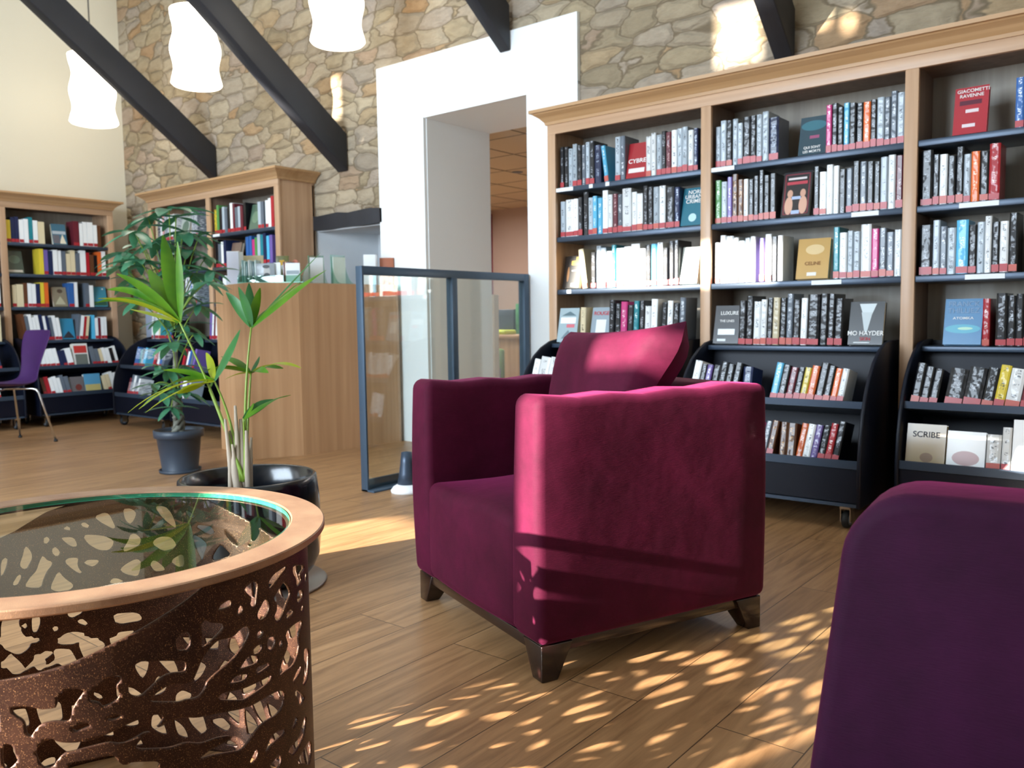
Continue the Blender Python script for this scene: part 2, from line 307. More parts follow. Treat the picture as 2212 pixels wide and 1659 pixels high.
def leaf_mat(name, c1, c2, trans=0.35, rough=0.35):
    m, nt, b, L = nmat(name)
    tc = add(nt, 'ShaderNodeTexCoord'); n = add(nt, 'ShaderNodeTexNoise', i_Scale=7.0, i_Detail=3.0); L.new(tc.outputs['Object'], n.inputs['Vector'])
    r = add(nt, 'ShaderNodeValToRGB'); L.new(n.outputs[0], r.inputs[0]); r.color_ramp.elements[0].position = 0.3; r.color_ramp.elements[1].position = 0.7
    r.color_ramp.elements[0].color = (*lin(c1), 1); r.color_ramp.elements[1].color = (*lin(c2), 1); L.new(r.outputs[0], b.inputs['Base Color']); b.inputs['Roughness'].default_value = rough
    tr = add(nt, 'ShaderNodeBsdfTranslucent'); L.new(r.outputs[0], tr.inputs[0]); mx = add(nt, 'ShaderNodeMixShader'); mx.inputs[0].default_value = trans
    L.new(b.outputs[0], mx.inputs[1]); L.new(tr.outputs[0], mx.inputs[2]); L.new(mx.outputs[0], nt.nodes['Material Output'].inputs[0])
    return m
M_PALM = leaf_mat('palm_leaf_green', '2E6B14', '6E9E22', 0.4)
M_PALMY = leaf_mat('palm_leaf_yellow_green', '8FA020', 'B5C22A', 0.45)
M_PALMD = leaf_mat('palm_leaf_deep_green', '1F5A30', '3E7E3C', 0.3)
M_STEM = mat('palm_stem_green', '7E9A3A', 0.4)
M_UMB = leaf_mat('umbrella_leaf_green', '34745A', '62A67E', 0.3, 0.3)

# book covers: base colour, print colour
BK = {'k': ('0E1016', '9CA2AC', 'black'), 'g': ('5E6874', 'D6DBE0', 'grey'), 'w': ('E9EDEE', '7A8088', 'white'), 's': ('A9B6C0', '2B2F38', 'silver-grey'),
      'r': ('A81E2A', 'F0E0DC', 'red'), 't': ('1E7F8C', 'D8F0F0', 'teal'), 'b': ('2E5FA0', 'DCE8F4', 'blue'), 'n': ('18254A', 'AFC0DC', 'navy'),
      'o': ('D9662A', 'FBE6D0', 'orange'), 'y': ('D8C23A', '4A4420', 'yellow'), 'm': ('64202E', 'E0B8B8', 'maroon'), 'p': ('C0357A', 'F6DCE8', 'pink'),
      'e': ('D8CBA8', '6E6350', 'beige'), 'c': ('55B4DC', 'F4FAFC', 'sky-blue'), 'v': ('6E5AA0', 'E4DCF4', 'violet'), 'u': ('5E3A24', 'E0B070', 'brown'),
      'l': ('4E8C4A', 'E8F0D8', 'green')}
def book_mat(k):
    c, pcol, nm = BK[k]; m, nt, b, L = nmat(nm + '_book_cover')
    tc = add(nt, 'ShaderNodeTexCoord'); oi = add(nt, 'ShaderNodeObjectInfo')
    mp = add(nt, 'ShaderNodeMapping'); mp.inputs['Scale'].default_value = (150, 20, 260); L.new(tc.outputs['Object'], mp.inputs['Vector'])
    ad = add(nt, 'ShaderNodeVectorMath', operation='ADD'); L.new(mp.outputs[0], ad.inputs[0])
    rm = add(nt, 'ShaderNodeMath', operation='MULTIPLY'); rm.inputs[1].default_value = 400; L.new(oi.outputs['Random'], rm.inputs[0]); L.new(rm.outputs[0], ad.inputs[1])
    n = add(nt, 'ShaderNodeTexNoise', i_Scale=1.0, i_Detail=1.0); L.new(ad.outputs[0], n.inputs['Vector'])
    r = add(nt, 'ShaderNodeValToRGB'); L.new(n.outputs[0], r.inputs[0]); r.color_ramp.elements[0].position = 0.50; r.color_ramp.elements[1].position = 0.58
    sx = add(nt, 'ShaderNodeSeparateXYZ'); L.new(tc.outputs['Generated'], sx.inputs[0])
    # the printed strip runs down the middle of the spine and is interrupted by blank stretches
    d = add(nt, 'ShaderNodeMath', operation='SUBTRACT'); L.new(sx.outputs[0], d.inputs[0]); d.inputs[1].default_value = 0.5
    da = add(nt, 'ShaderNodeMath', operation='ABSOLUTE'); L.new(d.outputs[0], da.inputs[0])
    dl = add(nt, 'ShaderNodeMath', operation='LESS_THAN'); L.new(da.outputs[0], dl.inputs[0]); dl.inputs[1].default_value = 0.2
    n2 = add(nt, 'ShaderNodeTexNoise', i_Scale=14.0, i_Detail=0.0, noise_dimensions='1D'); ww = add(nt, 'ShaderNodeMath', operation='MULTIPLY_ADD'); L.new(oi.outputs['Random'], ww.inputs[0]); ww.inputs[1].default_value = 37; L.new(sx.outputs[2], ww.inputs[2])
    w2 = add(nt, 'ShaderNodeMath', operation='MULTIPLY'); L.new(ww.outputs[0], w2.inputs[0]); w2.inputs[1].default_value = 0.35; L.new(w2.outputs[0], n2.inputs['W'])
    g2 = add(nt, 'ShaderNodeMath', operation='GREATER_THAN'); L.new(n2.outputs[0], g2.inputs[0]); g2.inputs[1].default_value = 0.5
    m1 = add(nt, 'ShaderNodeMath', operation='MULTIPLY'); L.new(dl.outputs[0], m1.inputs[0]); L.new(g2.outputs[0], m1.inputs[1])
    m2 = add(nt, 'ShaderNodeMath', operation='MULTIPLY'); L.new(m1.outputs[0], m2.inputs[0]); L.new(r.outputs[0], m2.inputs[1])
    mx = add(nt, 'ShaderNodeMix', data_type='RGBA'); L.new(m2.outputs[0], mx.inputs[0]); mx.inputs[6].default_value = (*lin(c), 1); mx.inputs[7].default_value = (*lin(pcol), 1)
    hs = add(nt, 'ShaderNodeHueSaturation'); L.new(mx.outputs[2], hs.inputs['Color'])
    hv = add(nt, 'ShaderNodeMapRange'); hv.inputs[3].default_value = 0.75; hv.inputs[4].default_value = 1.2; L.new(oi.outputs['Random'], hv.inputs[0]); L.new(hv.outputs[0], hs.inputs['Value'])
    L.new(hs.outputs[0], b.inputs['Base Color']); b.inputs['Roughness'].default_value = 0.4; b.inputs['Coat Weight'].default_value = 0.5; b.inputs['Coat Roughness'].default_value = 0.07; b.inputs['Specular IOR Level'].default_value = 0.3
    n3 = add(nt, 'ShaderNodeTexNoise', i_Scale=35.0, i_Detail=1.0); m3 = add(nt, 'ShaderNodeVectorMath', operation='ADD'); L.new(tc.outputs['Object'], m3.inputs[0]); L.new(rm.outputs[0], m3.inputs[1]); L.new(m3.outputs[0], n3.inputs['Vector'])
    bp = add(nt, 'ShaderNodeBump', i_Strength=0.35, i_Distance=0.01); L.new(n3.outputs[0], bp.inputs['Height']); L.new(bp.outputs[0], b.inputs['Coat Normal'])
    return m
BM = {k: book_mat(k) for k in BK}

# ------------------------------------------------------------------ the room
XL, XR, YW = -8.77, 3.2, 4.45
YP = 4.42                                  # front of the white portal
def wall_holes(name, m, y0, y1, X, Z, holes):
    xs = sorted(set(list(X) + [h[i] for h in holes for i in (0, 1)])); zs = sorted(set(list(Z) + [h[i] for h in holes for i in (2, 3)]))
    g = MB()
    for i in range(len(xs) - 1):
        run = None
        for k in range(len(zs) - 1):
            cx, cz = (xs[i] + xs[i + 1]) / 2, (zs[k] + zs[k + 1]) / 2
            solid = not any(h[0] < cx < h[1] and h[2] < cz < h[3] for h in holes)
            if solid: run = [zs[k], zs[k + 1]] if run is None else [run[0], zs[k + 1]]
            if run and (not solid or k == len(zs) - 2): g.box(xs[i], xs[i + 1], y0, y1, run[0], run[1]); run = None
    return struct(g.build(name, m))
struct(MB().box(XL - 0.3, XR + 0.2, YB - 0.2, 9.3, -0.1, 0).build('floor', M_FLOOR))
ZE = 4.3
wall_holes('wall_stone', M_STONE, YW, YW + 0.69, (XL - 0.3, XR + 0.2), (0, ZE + 0.1), [(-5.69, -4.84, -1, 1.665), (-4.36, -3.42, -1, 2.375)])
wall_holes('wall_rear', M_WALL, YB - 0.12, YB, (XL - 0.3, XR + 0.2), (0, 6.7),
    SUN_GAPS)
struct(MB().box(XL - 0.3, XL, YB, YW, 0, 6.7).build('wall_left', M_WALL))
struct(MB().box(XR, XR + 0.2, YB, YW, 0, 6.7).build('wall_right', M_WALL))
g = MB(); g.prism([(YW + 0.69, ZE - 0.35), (YW, ZE), (0.7, 6.55), (YB - 0.12, 6.55), (YB - 0.12, 6.7), (0.7, 6.7), (YW + 0.69, ZE + 0.1)], XL - 0.3, XR + 0.2, 'X')
struct(g.build('ceiling', M_WHITE))
for i, (x0, x1, z0, z1, e, c) in enumerate(FILL_WINDOWS):  # opaque panes and frames added to dress the fill lights, out of view
    wall_holes('window_%d' % (i + 1), M_WHITE, YB + 0.002, YB + 0.012, (x0, x1), (z0, z1), [h for h in SUN_GAPS if h[0] < x1 and h[1] > x0 and h[2] < z1 and h[3] > z0])
    g = MB()
    for a in (x0 - 0.06, x0 + (x1 - x0) * 0.45, x1): g.box(a, a + 0.06, YB + 0.001, YB + 0.022, z0 - 0.06, z1 + 0.06)
    for a in (z0 - 0.06, z1): g.box(x0, x1, YB + 0.001, YB + 0.022, a, a + 0.06)
    struct(g.build('trim_%d' % (i + 5), M_FRAME))
# white portal: cladding, deep reveals and lintel soffit
g = MB()
g.box(-4.84, -4.36, YP, YW + 0.001, 0, 2.365); g.box(-3.42, -3.02, YP, YW + 0.001, 0, 2.365); g.box(-4.84, -3.02, YP, YW + 0.001, 2.369, 2.79)
g.box(-4.84, -3.02, YP + 0.004, YW + 0.001, 2.36, 2.375)
g.box(-4.375, -4.355, YW, YW + 0.70, 0, 2.375); g.box(-3.425, -3.405, YW, YW + 0.70, 0, 2.375); g.box(-4.375, -3.405, YW, YW + 0.70, 2.36, 2.38)
struct(g.build('trim_1', M_PORTAL), 'tall white panelled door surround set in the stone wall')
# low white recess left of the portal under a timber lintel
g = MB(); g.box(-5.70, -4.84, YW + 0.5, YW + 0.52, 0, 1.67)
g.prism([(-5.69, YW + 0.01), (-5.66, YW + 0.01), (-5.45, YW + 0.5), (-5.69, YW + 0.5)], 0, 1.665, 'Z')
g.box(-4.87, -4.845, YW + 0.03, YW + 0.5, 0, 1.665); g.box(-5.69, -4.84, YW + 0.02, YW + 0.5, 1.645, 1.667)
struct(g.build('trim_2', M_RECESS), 'pale plastered recess beside the white door surround')
g = MB(); g.box(-5.18, -5.13, YW + 0.485, YW + 0.5, 0, 1.45); struct(g.build('trim_3', M_SHELF))
g = MB()
for i in range(8):
    x0 = -5.86 + i * 0.13; dz = 0.008 * math.sin(i * 1.7)
    g.prism([(x0, 1.655 + dz * 0.5), (x0 + 0.13, 1.655 + 0.004 * math.sin(i * 1.7 + 1.7)), (x0 + 0.13, 1.77 + 0.008 * math.sin(i * 2.1 + 2.1)), (x0, 1.77 + 0.008 * math.sin(i * 2.1))], YW - 0.03, YW + 0.2, 'Y')
tag(g.build('lintel_beam', M_BEAM), 'short horizontal black timber lintel above the pale recess in the stone wall', 'beam')
# pale board on the wall in the far corner
tag(MB().box(-8.42, -7.72, YW - 0.035, YW - 0.002, 0.55, 1.13).build('notice_board', mat('pale_blue_board', 'A9B6CC', 0.6), bevel=0.004), 'plain pale blue board on the stone wall in the far corner behind the palm', 'board')
# the side room seen through the portal
struct(MB().box(-9.0, -2.0, 8.9, 9.0, 0, 2.6).build('wall_far', M_PINK))
struct(MB().box(-9.1, -9.0, YW + 0.69, 9.0, 0, 2.6).build('wall_far_left', M_RECESS)); struct(MB().box(-2.0, -1.9, YW + 0.69, 9.0, 0, 2.6).build('wall_far_right', M_RECESS))
g = MB(); g.box(-9.0, -2.0, YW + 0.69, 9.0, 2.38, 2.5); struct(g.build('ceiling_far', M_CEIL2))
g = MB()
for x in np.arange(-8.4, -2.4, 0.6): g.box(x, x + 0.012, YW + 0.69, 8.9, 2.376, 2.38)
for y in np.arange(5.4, 8.9, 0.6): g.box(-9.0, -2.0, y, y + 0.012, 2.377, 2.381)
struct(g.build('trim_4', M_SEAM))
MB_ = MB(); MB_.lathe([(0, 2.374), (0.05, 2.374), (0.06, 2.379)], 20); tag(MB_.build('recessed_spotlight', M_SHELF), 'small round recessed ceiling spotlight in the side room', 'ceiling light').location = at_y(1085, 387, 6.9) * Vector((1, 1, 0)) if False else (-5.35, 6.75, 0)
tag(MB().box(-7.62, -7.50, 8.80, 8.9, 0, 2.33).build('wall_panel', M_RED), 'narrow tall crimson panel on the far wall of the side room', 'wall panel')
# things beyond the glass in the side room
P = at_y(1068, 760, 5.6); tag(MB().box(P.x - 0.03, P.x + 0.03, 5.57, 5.63, 0, 1.12).build('white_post', M_WHITE), 'slim white post standing just inside the side room', 'post')
P = at_y(1105, 740, 7.2)
t = thing('reading_desk', 'plain light wood desk in the side room behind the glass screen', 'desk', (P.x, 7.2, 0))
MB().box(-0.75, 0.75, -0.3, 0.3, 0.70, 0.74).build('desk_top', M_WOODH, t, 0.004); MB().box(-0.72, 0.72, -0.27, -0.25, 0.12, 0.70).build('front_panel', M_WOODL, t)
MB().box(-0.72, -0.69, -0.25, 0.27, 0, 0.70).build('leg', M_WOODL, t); MB().box(0.69, 0.72, -0.25, 0.27, 0, 0.70).build('leg', M_WOODL, t)
for (dx, w_, z1, m_, lab) in ((-0.09, 0.26, 0.27, M_SHELF, 'dark grey box file standing on the desk in the side room'), (0.17, 0.20, 0.33, M_UMB, 'dark green box file beside the dark grey one on the side room desk')):
    g = MB().box(-w_ / 2, w_ / 2, -0.06, 0.06, 0, z1); o = g.build('box_file', m_, bevel=0.004); o.location = (P.x + dx, 7.25, 0.741); tag(o, lab, 'box file', 'box files on the side room desk')
o = MB().box(-0.17, 0.17, -0.1, 0.1, 0, 0.05).build('seat_pad', mat('lime_fabric', 'B9C84A', 0.8), bevel=0.02, seg=4); o.location = (P.x - 0.03, 7.02, 0.741); tag(o, 'lime green pad lying on the front of the side room desk', 'cushion')
t = thing('lounge_chair', 'low lilac grey lounge chair with a green back in the side room', 'chair', (P.x + 0.12, 6.2, 0), 0.3)
MB().box(-0.35, 0.35, -0.35, 0.3, 0.2, 0.44).build('seat', mat('lilac_grey_fabric', '8E86A0', 0.9), t, 0.05, 4)
MB().prism([(-0.36, 0.3), (-0.36, 0.72), (0.36, 0.60), (0.36, 0.3)], 0.27, 0.36, 'Y').build('backrest', mat('moss_green_fabric', '7C9A6A', 0.9), t, 0.02, 3)
for sx in (-0.3, 0.3):
    for sy in (-0.3, 0.28): MB().box(sx - 0.02, sx + 0.02, sy - 0.02, sy + 0.02, 0, 0.2).build('leg', M_SHELF, t)

# timber beams descending to the stone wall
def beam(x, zb, yend, lab, bend=0.0, wd=0.12, th=0.29, kink=0):
    g = MB(); sl = 0.75; N = 14
    vs = []
    for i in range(N + 1):
        t_ = i / N; y = yend - t_ * 5.6; z = zb + (yend - y) * sl + bend * math.sin(t_ * 7) ; dx = 0.006 * math.sin(i * 2.3 + x)
        k = kink * math.exp(-((t_ - 0.2) / 0.1) ** 2)
        for (a, b) in ((-wd / 2, 0 + k), (wd / 2, k), (wd / 2, th), (-wd / 2, th)): vs.append((x + a + dx, y, z + b))
    fs = [(0, 1, 2, 3), (4 * N + 3, 4 * N + 2, 4 * N + 1, 4 * N)]
    for i in range(N):
        for k in range(4): fs.append((4 * i + k, 4 * i + (k + 1) % 4, 4 * i + 4 + (k + 1) % 4, 4 * i + 4 + k))
    g.add(vs, fs); return tag(g.build('roof_beam', M_BEAM, bevel=0.008), lab, 'beam', 'sloping roof beams')
beam(-7.10, 2.235, 4.44, 'leftmost sloping black timber beam, ending above the corner bookcase', 0.0)
beam(-5.28, 2.085, 4.44, 'sloping black timber beam ending on bare stone left of the white surround', 0.012, kink=0.03)
beam(-3.59, 2.66, 4.415, 'sloping black timber beam ending against the top of the white surround', 0.0, 0.09)
beam(-1.71, 2.225, 4.44, 'rightmost sloping black timber beam, ending above the large right bookcase', 0.0, 0.10, 0.27)

# pendant lamps
def pendant(px, py, wpx, lab, wave, k=1.0):
    p = at_depth(px, py, 0.37 * k * FPX / wpx)
    t = thing('pendant_lamp', lab, 'lamp', (p.x, p.y, p.z - 0.28 * k), wave, 'white pendant lamps under the roof')
    t.scale = (k, k, k)
    prof = [(0.02, 0.565), (0.15, 0.562), (0.176, 0.55)]
    for i in range(21):
        z = 0.54 - i * 0.026; prof.append((0.163 + 0.012 * math.cos((0.54 - z) / 0.54 * 4 * PI) + (0.54 - z) * 0.018, z))
    prof += [(0.172, 0.008), (0.14, 0.0), (0.02, 0.0)]
    MB().lathe(prof, 40, wob=lambda a, z: 0.015 * math.sin(2 * a + z * 9)).build('lamp_shade', M_SHADE, t)
    MB().tube([(0, 0, 0.56), (0, 0, 0.62)], 0.02, 10).build('cord_grip', M_CORD, t)
    zt = (ZE + (YW - p.y) * 0.6) - (p.z - 0.28 * k)
    MB().tube([(0, 0, 0.62), (0, 0, zt)], 0.006, 6).build('cord', M_CORD, t)
pendant(200, 195, 97, 'leftmost white pendant lamp with a wavy shade, in front of the cream wall', 0.3, 1.1)
pendant(422, 105, 107, 'middle white pendant lamp with a wavy shade, partly behind a black beam', 1.2)
pendant(727, 2, 121, 'rightmost white pendant lamp, its top cut off by the picture edge', 2.0)

# ------------------------------------------------------------------ bookcases
PITCH, ST = 0.978, 0.056
def xf(o, fr, lx, ly, z, rz=0.0):
    ox, oy, a = fr; c, s = math.cos(a), math.sin(a); o.location = (ox + lx * c - ly * s, oy + lx * s + ly * c, z); o.rotation_euler = (0, 0, a + rz)
def bookcase(fr, n, depth, label, shelves, names, left_side=True):
    t = thing('bookcase', label, 'bookcase'); xf(t, fr, 0, 0, 0); W = n * PITCH + ST
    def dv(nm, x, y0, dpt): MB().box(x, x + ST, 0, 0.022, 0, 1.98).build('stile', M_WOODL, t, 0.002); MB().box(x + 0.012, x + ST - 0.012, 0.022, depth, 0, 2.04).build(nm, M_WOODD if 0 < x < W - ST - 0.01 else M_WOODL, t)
    for i in range(n + 1): dv('side_panel' if i in (0, n) else 'divider', i * PITCH, 0, depth)
    MB().box(0.012, W - 0.012, depth - 0.02, depth - 0.004, 0, 2.02).build('back_panel', M_BACK, t)
    MB().box(0, W, 0, 0.022, 1.98, 2.04).build('frieze', M_WOODH, t, 0.002)
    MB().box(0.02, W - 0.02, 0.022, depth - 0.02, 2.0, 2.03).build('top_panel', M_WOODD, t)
    pf = [(0.03, 2.035), (-0.008, 2.035), (-0.012, 2.05), (-0.035, 2.075), (-0.06, 2.092), (-0.064, 2.098), (-0.078, 2.10), (-0.078, 2.118), (0.03, 2.118)]
    g = MB(); vs = []
    # moulding swept round three sides
    for (cx, sx) in ((0, -1), (W, 1)):
        for (y, z) in pf: vs.append((cx + sx * (-y), y, z))
    for (cx, sx) in ((0, -1), (W, 1)):
        for (y, z) in pf: vs.append((cx + sx * (-y), depth, z))
    k = len(pf); fs = []
    for i in range(k):
        j = (i + 1) % k; fs += [(i, j, k + j, k + i), (i, 2 * k + i, 2 * k + j, j), (k + i, k + j, 3 * k + j, 3 * k + i)]
    fs += [tuple(range(2 * k, 3 * k)), tuple(range(3 * k, 4 * k))]
    g.add(vs, fs); g.box(0.02, W - 0.02, 0.02, depth, 2.10, 2.117); g.build('cornice', M_WOODC, t)
    for i in range(n):
        for zi, z in enumerate(shelves):
            s = MB().box(i * PITCH + ST, (i + 1) * PITCH, 0.008, depth - 0.022, z - 0.028, z).build('shelf', M_SHELF, t, 0.003)
            for (bi, si, a, wd) in names:
                if bi == i and si == zi: MB().box(i * PITCH + ST + a, i * PITCH + ST + a + wd, 0.005, 0.008, z - 0.024, z - 0.003).build('label_strip', M_LABEL, s)
    return t
def caster(t, x, y, hid=0):
    g = MB(); g.box(-0.022, 0.022, -0.02, 0.03, 0.088, 0.1); g.box(-0.022, -0.018, -0.012, 0.03, 0.03, 0.09); g.box(0.018, 0.022, -0.012, 0.03, 0.03, 0.09)
    f_ = g.build('caster', M_CHROME, t, loc=(x, y, 0)); R_ = Matrix.Rotation(PI / 2, 4, 'Y')
    MB().lathe([(0.012, -0.012), (0.034, -0.013), (0.038, -0.006), (0.038, 0.006), (0.034, 0.013), (0.012, 0.012)], 20, M=Matrix.Translation((0, 0.012, 0.0385)) @ R_).build('wheel', M_RUBBER, f_)
    MB().lathe([(0.0, -0.016), (0.022, -0.016), (0.022, 0.016), (0.0, 0.016)], 16, M=Matrix.Translation((0, 0.012, 0.0385)) @ R_).build('wheel_hub', M_HUB, f_)
TW = 0.87
PROF = [(0.0, 0.10), (0.0, 0.30), (0.012, 0.40), (0.035, 0.49), (0.075, 0.58), (0.12, 0.645), (0.18, 0.705), (0.25, 0.75), (0.33, 0.782), (0.42, 0.795), (0.56, 0.795), (0.56, 0.10)]
def trolley(fr, lx, ly, label):
    t = thing('book_trolley', label, 'book trolley', group='wheeled book bins under the bookcases'); xf(t, fr, lx, ly, 0)
    for x in (0, TW - 0.016): MB().prism(PROF, x, x + 0.016, 'X').build('side_panel', M_TROL, t, 0.004)
    MB().box(0.016, TW - 0.016, 0.54, 0.555, 0.1, 0.79).build('back_panel', M_TROL, t)
    MB().box(0.016, TW - 0.016, 0.34, 0.54, 0.745, 0.768).build('shelf', M_SHELF, t, 0.003)
    g = MB(); g.prism([(0.075, 0.515), (0.075, 0.545), (0.085, 0.545), (0.085, 0.53), (0.37, 0.472), (0.37, 0.455)], 0.016, TW - 0.016, 'X'); g.build('shelf', M_SHELF, t)
    g = MB(); g.prism([(0.012, 0.265), (0.012, 0.30), (0.022, 0.30), (0.022, 0.285), (0.36, 0.2165), (0.36, 0.20)], 0.016, TW - 0.016, 'X'); g.build('shelf', M_SHELF, t)
    MB().prism([(0.36, 0.478), (0.415, 0.745), (0.43, 0.745), (0.375, 0.478)], 0.016, TW - 0.016, 'X').build('backboard', M_TROL, t)
    MB().prism([(0.352, 0.222), (0.405, 0.455), (0.42, 0.455), (0.367, 0.222)], 0.016, TW - 0.016, 'X').build('backboard', M_TROL, t)
    MB().box(0.016, TW - 0.016, 0.02, 0.032, 0.12, 0.262).build('front_board', M_TROL, t); MB().box(0.016, TW - 0.016, 0.02, 0.54, 0.10, 0.115).build('base_board', M_SHELF, t)
    for x in (0.07, TW - 0.07):
        for y in (0.05, 0.47): caster(t, x, y)
    return t
FA = (-2.983, 4.05, 0.0); FC = (-7.645, 4.08, 0.0); FB = (-8.40, 2.105 - 1.0 * PITCH, PI / 2)
SH = (1.08, 1.385, 1.67)
bookcase(FA, 4, 0.33, 'large beech bookcase along the stone wall on the right', SH, [(0, 2, 0.0, 0.12), (0, 2, 0.23, 0.025), (0, 2, 0.34, 0.025), (0, 0, 0.07, 0.03), (1, 2, 0.0, 0.125), (1, 1, 0.70, 0.12), (1, 0, 0.52, 0.14), (2, 1, 0.17, 0.15), (2, 0, 0.20, 0.15)], ())
bookcase(FC, 2, 0.36, 'beech bookcase against the stone wall left of the pale recess', SH, [(1, 2, 0.03, 0.10)], ())
bookcase(FB, 3, 0.36, 'beech bookcase against the cream left wall', SH, [], ())
TY = -0.45
trolley(FA, ST + 0.025, TY, 'blue-black wheeled book bin behind the armchair, left bay of the right bookcase')
trolley(FA, PITCH + ST + 0.025, TY, 'blue-black wheeled book bin between the armchair and the caster wheel, middle of the right bookcase')
trolley(FA, 2 * PITCH + ST + 0.015, TY + 0.13, 'blue-black wheeled book bin at the right edge, holding the gold and white covers')
trolley(FC, ST + 0.01, TY, 'blue-black wheeled book bin in the far corner, left bay of the stone-wall bookcase')
trolley(FC, PITCH + ST + 0.01, TY, 'blue-black wheeled book bin behind the small slate pot')
trolley(FB, PITCH + ST + 0.02, TY, 'blue-black wheeled book bin behind the purple chair, at the left picture edge')
trolley(FB, 2 * PITCH + ST + 0.02, TY, 'blue-black wheeled book bin right of the purple chair, holding the red and sky covers')

# ------------------------------------------------------------------ books
ORD = ['first', 'second', 'third', 'fourth', 'fifth', 'sixth', 'seventh', 'eighth', 'ninth', 'tenth', 'eleventh', 'twelfth', 'thirteenth', 'fourteenth', 'fifteenth', 'sixteenth', 'seventeenth', 'eighteenth', 'nineteenth', 'twentieth', 'twenty-first', 'twenty-second', 'twenty-third', 'twenty-fourth', 'twenty-fifth', 'twenty-sixth']
rb = random.Random(3)
MASS = [False, MB()]; KEYS = list(BK)
def mk_book(k, wd, h, dpt, tagm, M, label, group, small=False):
    c = 0.0016; g = MB(); x = wd / 2
    if MASS[0]:
        g = MASS[1]; g.box(-x, x, 0, 0.003, 0, h, KEYS.index(k), M); g.box(-x, -x + c, 0.003, dpt, 0, h, KEYS.index(k), M); g.box(x - c, x, 0.003, dpt, 0, h, KEYS.index(k), M)
        g.box(-x + c, x - c, 0.006, dpt - 0.003, 0.003, h - 0.003, len(KEYS), M)
        if tagm is not None: g.box(-x * 0.98, x * 0.98, -0.0008, 0.0028, 0.003, 0.031, len(KEYS) + 1, M)
        return None
    g.prism([(-x, 0.004), (-x * 0.6, 0.0), (x * 0.6, 0.0), (x, 0.004), (x, dpt), (x - c, dpt), (x - c, 0.006), (-x + c, 0.006), (-x + c, dpt), (-x, dpt)], 0, h, 'Z')
    o = g.build('book', BM[k]); tag(o, label, 'book', group); o.matrix_world = M
    MB().box(-x + c, x - c, 0.006, dpt - 0.003, 0.003, h - 0.003).build('pages', M_PAGES, o)
    if tagm is not None: MB().box(-x * 0.98, x * 0.98, -0.0008, 0.003, 0.003, 0.003 + rb.uniform(0.024, 0.034)).build('spine_tag', tagm, o)
    return o
def row(fr, x0, x1, yf, z, s, place, group, tilt=0.0, lean=0.0, hr=(0.20, 0.245), red=0.85, noff=0, dpt=None):
    """s: one letter per book (upper case = thick), '.' a 2 cm gap, '<' '>' lean, [key] = a book shown face out"""
    items = []; i = 0; total = 0; wl = {}
    while i < len(s):
        ch = s[i]
        if ch == '[': j = s.index(']', i); items.append(('F', s[i + 1:j])); total += COV[s[i + 1:j]]['w'] + 0.006; i = j + 1; continue
        if ch == '.': items.append(('G', 0.02)); total += 0.02
        elif ch in '<>|': items.append((ch, 0))
        else:
            wv = rb.uniform(0.024, 0.033) * (1.6 if ch.isupper() else 1) * (0.6 if ch == "'" else 1); items.append(('B', ch.lower(), wv)); total += wv + 0.0025
        i += 1
    total += 0.026 * sum(1 for it in items if it[0] in '<>|')
    k = (x1 - x0) / total if total > (x1 - x0) else 1.0
    fx = sum(COV[it[1]]['w'] + 0.006 for it in items if it[0] == 'F')
    k = min(1.0, (x1 - x0 - fx) / max(0.01, total - fx)); k = min(k * 1.0, 1.25) if total > (x1 - x0) else min(1.25, (x1 - x0 - fx) / max(0.01, total - fx)) if noff == 0 else 1.0
    x = x0; nb = 0; ln = lean
    ox, oy, a = fr; F = Matrix.Translation((ox, oy, 0)) @ Matrix.Rotation(a, 4, 'Z')
    for it in items:
        if it[0] == 'G': x += it[1] * k
        elif it[0] in '<>|':
            x += 0.026 if (ln > 0.1 and it[0] == '|') or (ln == 0 and it[0] == '<') else 0.0
            ln = {'<': -0.13, '>': 0.13, '|': 0.0}[it[0]]
        elif it[0] == 'F':
            cv = COV[it[1]]; face_book(F, x + cv['w'] / 2, yf, z, it[1], place, tilt); x += cv['w'] + 0.006
        else:
            wd = it[2] * k; h = rb.uniform(*hr); d = dpt or rb.uniform(0.13, 0.155)
            h = min(h, hr[1])
            M = F @ Matrix.Translation((x + wd / 2 + (abs(math.sin(ln)) * 0 if ln else 0), yf + rb.uniform(0, 0.006), z + 0.003 + abs(math.sin(ln)) * wd / 2)) @ Matrix.Rotation(-tilt, 4, 'X') @ Matrix.Rotation(ln, 4, 'Y')
            tm = None if rb.random() > red else (M_TAGO if rb.random() < 0.3 else M_TAG)
            mk_book(it[1], wd, h, d, tm, M, '%s book, %s from the left, %s' % (BK[it[1]][2], ORD[min(nb, 25)], place), group)
            x += wd + 0.0025 * k; nb += 1

def cm(name, c): return MATS.get('cover_' + name) or mat('cover_' + name, c, 0.35, coat=0.7)
